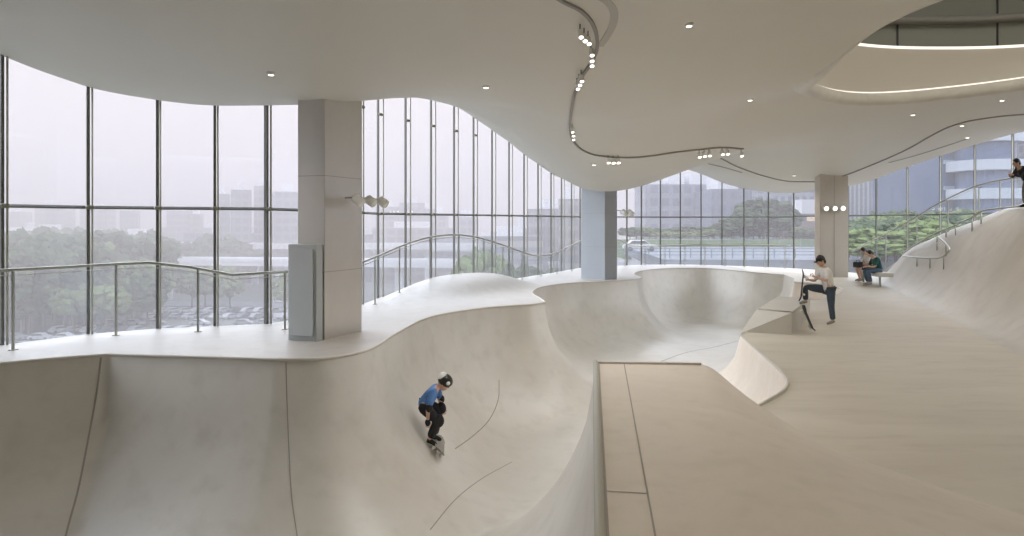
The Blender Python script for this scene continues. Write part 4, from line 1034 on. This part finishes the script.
M['pale_road']=mottled('pale_road',(.42,.43,.46),(.50,.51,.54),None,.1,.8,.2)
for (a_,b_,w_,z_,lb) in [((-60,196),(60,178),9,ZG+.6,'pale street crossing behind the round yellow-green tree'),((-90,262),(70,236),10,ZC-13,'pale ramp road crossing behind the wavy railing, lower one'),((-110,330),(90,300),12,ZC-10,'pale ramp road crossing behind the wavy railing, middle one'),((-60,166),(30,138),6,ZG+.7,'narrow pale lane below the low mound')]:
    road_band('street',a_[0],a_[1],b_[0],b_[1],w_,z_,M['pale_road'],lb,False,True,'road')
# trees
def crown_mesh(name,seed,n=110,spread=1.08,flat=.9):
    rs=np.random.RandomState(seed); mb=MB()
    for k in range(n):
        a=rs.uniform(0,2*PI); r=spread*rs.uniform(0,1)**.6; z=rs.uniform(-1.25,.85)*(1-r*.42)
        s_=rs.uniform(.13,.27); mb.ball((r*math.cos(a)*.85,r*math.sin(a)*.85,z*flat),(s_,s_,s_*.85),7,5)
    vs=np.array(mb.v); vs+=rs.normal(0,.03,vs.shape); mb.v=[tuple(v) for v in vs]; return mb
def tree_proto(mat,seed,name='leafy_tree'):
    t=empty(name,(0,0,0)); crown_mesh('crown',seed).build('crown',mat,t).location=(0,0,1.0)
    MB().tube([(0,0,-1.0),(0,0,.6)],[.05,.03],7).build('trunk',M['bark'],t); return t
protos=[tree_proto(M['leaf_a'],1),tree_proto(M['leaf_a'],2),tree_proto(M['leaf_b'],3),tree_proto(M['leaf_b'],4)]
used_=[False]*4
def tree(k,x,y,z0,h,w_,label,group=None):
    """z0 ground height, h height, w_ crown width"""
    if used_[k]: o=copy_tree(protos[k])
    else: o=protos[k]; used_[k]=True
    for pp in ('group',):
        if pp in o: del o[pp]
    tag(o,label,'tree',group); s_=h/2.75; o.location=(x,y,z0+s_); o.scale=(w_/2,w_/2,s_); o.rotation_euler=(0,0,random.uniform(0,6.28)); return o
gA='trees of the dense wood beyond the nearest bays'
for k in range(105):
    Y=random.uniform(160,330); px=random.uniform(-60,158)
    if px>80 and Y<195: continue
    top=interp(Y,[160,200,330],[18.5,21,21.5])+random.uniform(-1.5,1.2)
    if px>110: top-=1.5
    tree(random.choice([0,1,0,1,2]),at_px(px,Y),Y,ZG,top,random.uniform(13,19),'hazy deep green tree in the dense wood beyond the nearest window bays',gA)
for k in range(16):
    px=-10+k*10.5; Y=random.uniform(166,182); tree([0,1,2][k%3],at_px(px,Y),Y,ZG,random.uniform(9,13),random.uniform(9,13),'lower tree at the near edge of the wood, just above the parked cars','front row of trees above the parked cars')
for px,Y,top,wd,kk in [(186,285,17,17,0),(205,280,19,19,1),(226,276,18.5,18,1),(216,292,19.5,18,0),(172,290,15,15,0),(196,270,15,16,1),(244,280,15,13,1),(234,268,14,13,0)]:
    tree(kk,at_px(px,Y),Y,ZG,top,wd,'tree in the round dark clump standing between viaduct and car park','round clump of trees by the car park')
for px,Y,top,wd,kk in [(205,215,12,10,2),(218,210,12.5,9,3),(192,214,10.5,9,2),(230,218,10,8,3),(132,190,15.5,12,2),(152,196,14.5,11,3),(112,188,14.5,11,2),(292,200,11.5,8,3),(284,205,9.5,7,2)]:
    tree(kk,at_px(px,Y),Y,ZG,top,wd,'small yellow-green tree at the edge of the car park','small light trees along the car park')
for px,Y,top,wd,kk,lb in [(480,150,19.2,11,3,'round yellow-green tree seen under the wavy railing, biggest there'),(466,148,16.8,8,2,'yellow-green tree tucked before the biggest round one'),(496,148,17.4,8,3,'yellow-green tree on the far flank of the biggest round one'),(530,140,16.3,12,0,'dull green tree low beside the dip of the railing'),(512,142,15.6,9,1,'dull green tree between the round trees and the dip')]:
    tree(kk,at_px(px,Y),Y,ZG,top,wd,lb)
for px,Y,py,wd,kk,lb in [(764,133,199,9.5,0,'broad dark tree before the pale ribbed office block'),(747,132,210,6,1,'dark tree beside the broad one before the slab block'),(783,134,208,6,0,'dark tree on the column side of the broad one'),(732,133,217,6,1,'lower dark tree before the flat-topped slab')]:
    tree(kk,at_px(px,Y),Y,ZC-3,hgt(py,Y)-21,wd,lb)
for k in range(30):
    px=630+k*6.5; Y=random.uniform(134,150); 
    tree([0,1,2][k%3],at_px(px,Y),Y,ZC-3,random.uniform(1.4,2.7),random.uniform(4,6),'low shrub-like tree in the hedge line behind the raised road','hedge line behind the raised road')
for k in range(60):
    px=random.uniform(848,985); Y=random.uniform(60,95); hmax=interp(px,[848,900,985],[3.6,4.6,4.6])
    tree([0,2,3,1][k%4],at_px(px,Y),Y,ZC-3.4,hmax*random.uniform(.6,.95)+interp(Y,[60,95],[-.5,1.2]),random.uniform(3.2,5),'bushy green tree in the bank of greenery below the dark towers','bank of greenery below the dark towers')
# cars
def car_proto(name,cm):
    t=empty(name,(0,0,0)); L2=2.25
    pr=[(-2.25,.35),(-2.2,.8),(-1.75,.95),(-1.2,1.42),(.55,1.45),(1.25,.98),(2.1,.82),(2.25,.4),(2.1,.28),(-2.1,.28)]
    def ex(pr,w_): n=len(pr); return MB().add([(x,-w_,z) for x,z in pr]+[(x,w_,z) for x,z in pr],[tuple(range(n)),tuple(reversed(range(n,2*n)))]+[(i,n+i,n+(i+1)%n,(i+1)%n) for i in range(n)])
    ex(pr,.88).build('body',cm,t,bevel=.06)
    ex([(-1.6,.98),(-1.12,1.36),(.5,1.38),(1.08,1.0)],.895).build('side_window',M['dark'],t)
    for x in(-1.4,1.4):
        for y in(-.85,.85): MB().lathe([(.32,-.1),(.34,0),(.32,.1)],(x,y,.32),(0,1,0),12).build('wheel',M['dark'],t)
    return t
cms=[('white',principled('car_white',(.40,.41,.43),.3)),('silver',principled('car_silver',(.24,.25,.27),.3,.2)),('dark',principled('car_dark',(.06,.07,.09),.25))]
cps=[car_proto('parked_car',m_) for _,m_ in cms]; cu=[0]*3
def car(k,x,y,z,rz,label,group=None):
    o=copy_tree(cps[k]) if cu[k] else cps[k]; cu[k]=1
    if 'group' in o: del o['group']
    tag(o,label,'car',group); o.location=(x,y,z); o.rotation_euler=(0,0,rz); return o
for r_,(Y,a,b) in enumerate([(168,60,292),(180,90,292),(192,150,292),(157,-10,292),(205,160,292),(146,-30,160)]):
    px=a
    while px<b:
        k=random.choice([0,0,1,2,1]); rz=random.uniform(-.15,.15)+(0 if r_%2 else 1.1)
        if random.random()<.82:
            lb='%s car parked in the hazy car park far below the nearest bays'%cms[k][0]
            car(k,at_px(px,Y),Y,ZG+.06,rz,lb,cms[k][0]+' cars in the car park')
        px+=F*(5.2 if r_%2 else 3.4)/Y
car(0,at_px(806,117)-.3,104,ZC-3.58,PI,'pale car on the raised road, seen just left of the beige column')
car(0,at_px(640,100),100,ZC-3.58,0,'pale car on the raised road, just past the slim column')
car(1,at_px(880,85),86,ZC-3.58,0,'silver car on the raised road behind the seated pair')
car(0,at_px(560,105),105,ZG+.6,0.3,'white car on the street under the dip of the wavy railing')
# haze over the city
hz=bpy.data.materials.new('city_haze'); hz.use_nodes=True; nt=hz.node_tree; nt.nodes.clear()
vsn=nt.nodes.new('ShaderNodeVolumeScatter'); vsn.inputs['Color'].default_value=(.535,.495,.488,1); vsn.inputs['Density'].default_value=HAZE; vsn.inputs['Anisotropy'].default_value=.1
oo=nt.nodes.new('ShaderNodeOutputMaterial'); ab=nt.nodes.new('ShaderNodeVolumeAbsorption'); ab.inputs['Color'].default_value=(.535,.495,.488,1); ab.inputs['Density'].default_value=HAZE
ad=nt.nodes.new('ShaderNodeAddShader'); nt.links.new(vsn.outputs[0],ad.inputs[0]); nt.links.new(ab.outputs[0],ad.inputs[1]); nt.links.new(ad.outputs[0],oo.inputs['Volume'])
h_=MB().box((0,1120,ZG+45+.2),(2600,2160,90)).build('haze',hz); tag(h_,'pale haze hanging over the city','haze',None,'stuff')
# ------------------------------------------------------------------ light, camera, view
SKY=1.0
w=bpy.data.worlds.new('sky'); bpy.context.scene.world=w; w.use_nodes=True; nt=w.node_tree; N=nt.nodes; L=nt.links
bg=N['Background']; tc=N.new('ShaderNodeTexCoord'); sp=N.new('ShaderNodeSeparateXYZ'); L.new(tc.outputs['Generated'],sp.inputs[0])
rp=N.new('ShaderNodeValToRGB'); e=rp.color_ramp.elements; e[0].position=0; e[0].color=(.90,.85,.86,1); e[1].position=1; e[1].color=(2.4,2.8,3.5,1)
x=e.new(.12); x.color=(.95,.89,.90,1); x=e.new(.19); x.color=(1.0,.94,.95,1); x=e.new(.245); x.color=(5.4,5.5,5.9,1); x=e.new(.50); x.color=(5.4,5.7,6.3,1); x=e.new(.66); x.color=(5.0,5.3,5.9,1); x=e.new(.86); x.color=(3.4,3.7,4.3,1)  # sky above the visible part made brighter to light the interior
L.new(sp.outputs[2],rp.inputs[0])
# warm bright patch where the veiled sun stands
dt=N.new('ShaderNodeVectorMath'); dt.operation='DOT_PRODUCT'; sd=Vector((-.15,1,.16)).normalized(); dt.inputs[1].default_value=sd
L.new(tc.outputs['Generated'],dt.inputs[0]); pw=N.new('ShaderNodeMath'); pw.operation='POWER'; mxx=N.new('ShaderNodeMath'); mxx.operation='MAXIMUM'; mxx.inputs[1].default_value=0
L.new(dt.outputs['Value'],mxx.inputs[0]); L.new(mxx.outputs[0],pw.inputs[0]); pw.inputs[1].default_value=14
mc=N.new('ShaderNodeMixRGB'); mc.blend_type='ADD'; L.new(rp.outputs[0],mc.inputs[1]); mc.inputs[2].default_value=(.14,.06,.0,1); L.new(pw.outputs[0],mc.inputs[0])
L.new(mc.outputs[0],bg.inputs[0]); bg.inputs[1].default_value=SKY
cam=bpy.data.cameras.new('camera'); co=bpy.data.objects.new('camera',cam); col.objects.link(co); co.location=(0,0,ZC); co.rotation_euler=(PI/2,0,0)
cam.sensor_width=36; cam.sensor_fit='HORIZONTAL'; cam.lens=F*36/1024; cam.shift_x=0; cam.shift_y=-(268-HY)/1024; cam.clip_end=5000; cam.clip_start=.05
sc=bpy.context.scene; sc.camera=co
sc.view_settings.view_transform='Standard'; sc.view_settings.look='None'; sc.view_settings.gamma=1; sc.view_settings.exposure=-0.03; sc.view_settings.use_curve_mapping=False
sc.cycles.max_bounces=12; sc.cycles.diffuse_bounces=8; sc.cycles.volume_bounces=2; sc.cycles.transparent_max_bounces=16; sc.cycles.sample_clamp_indirect=4
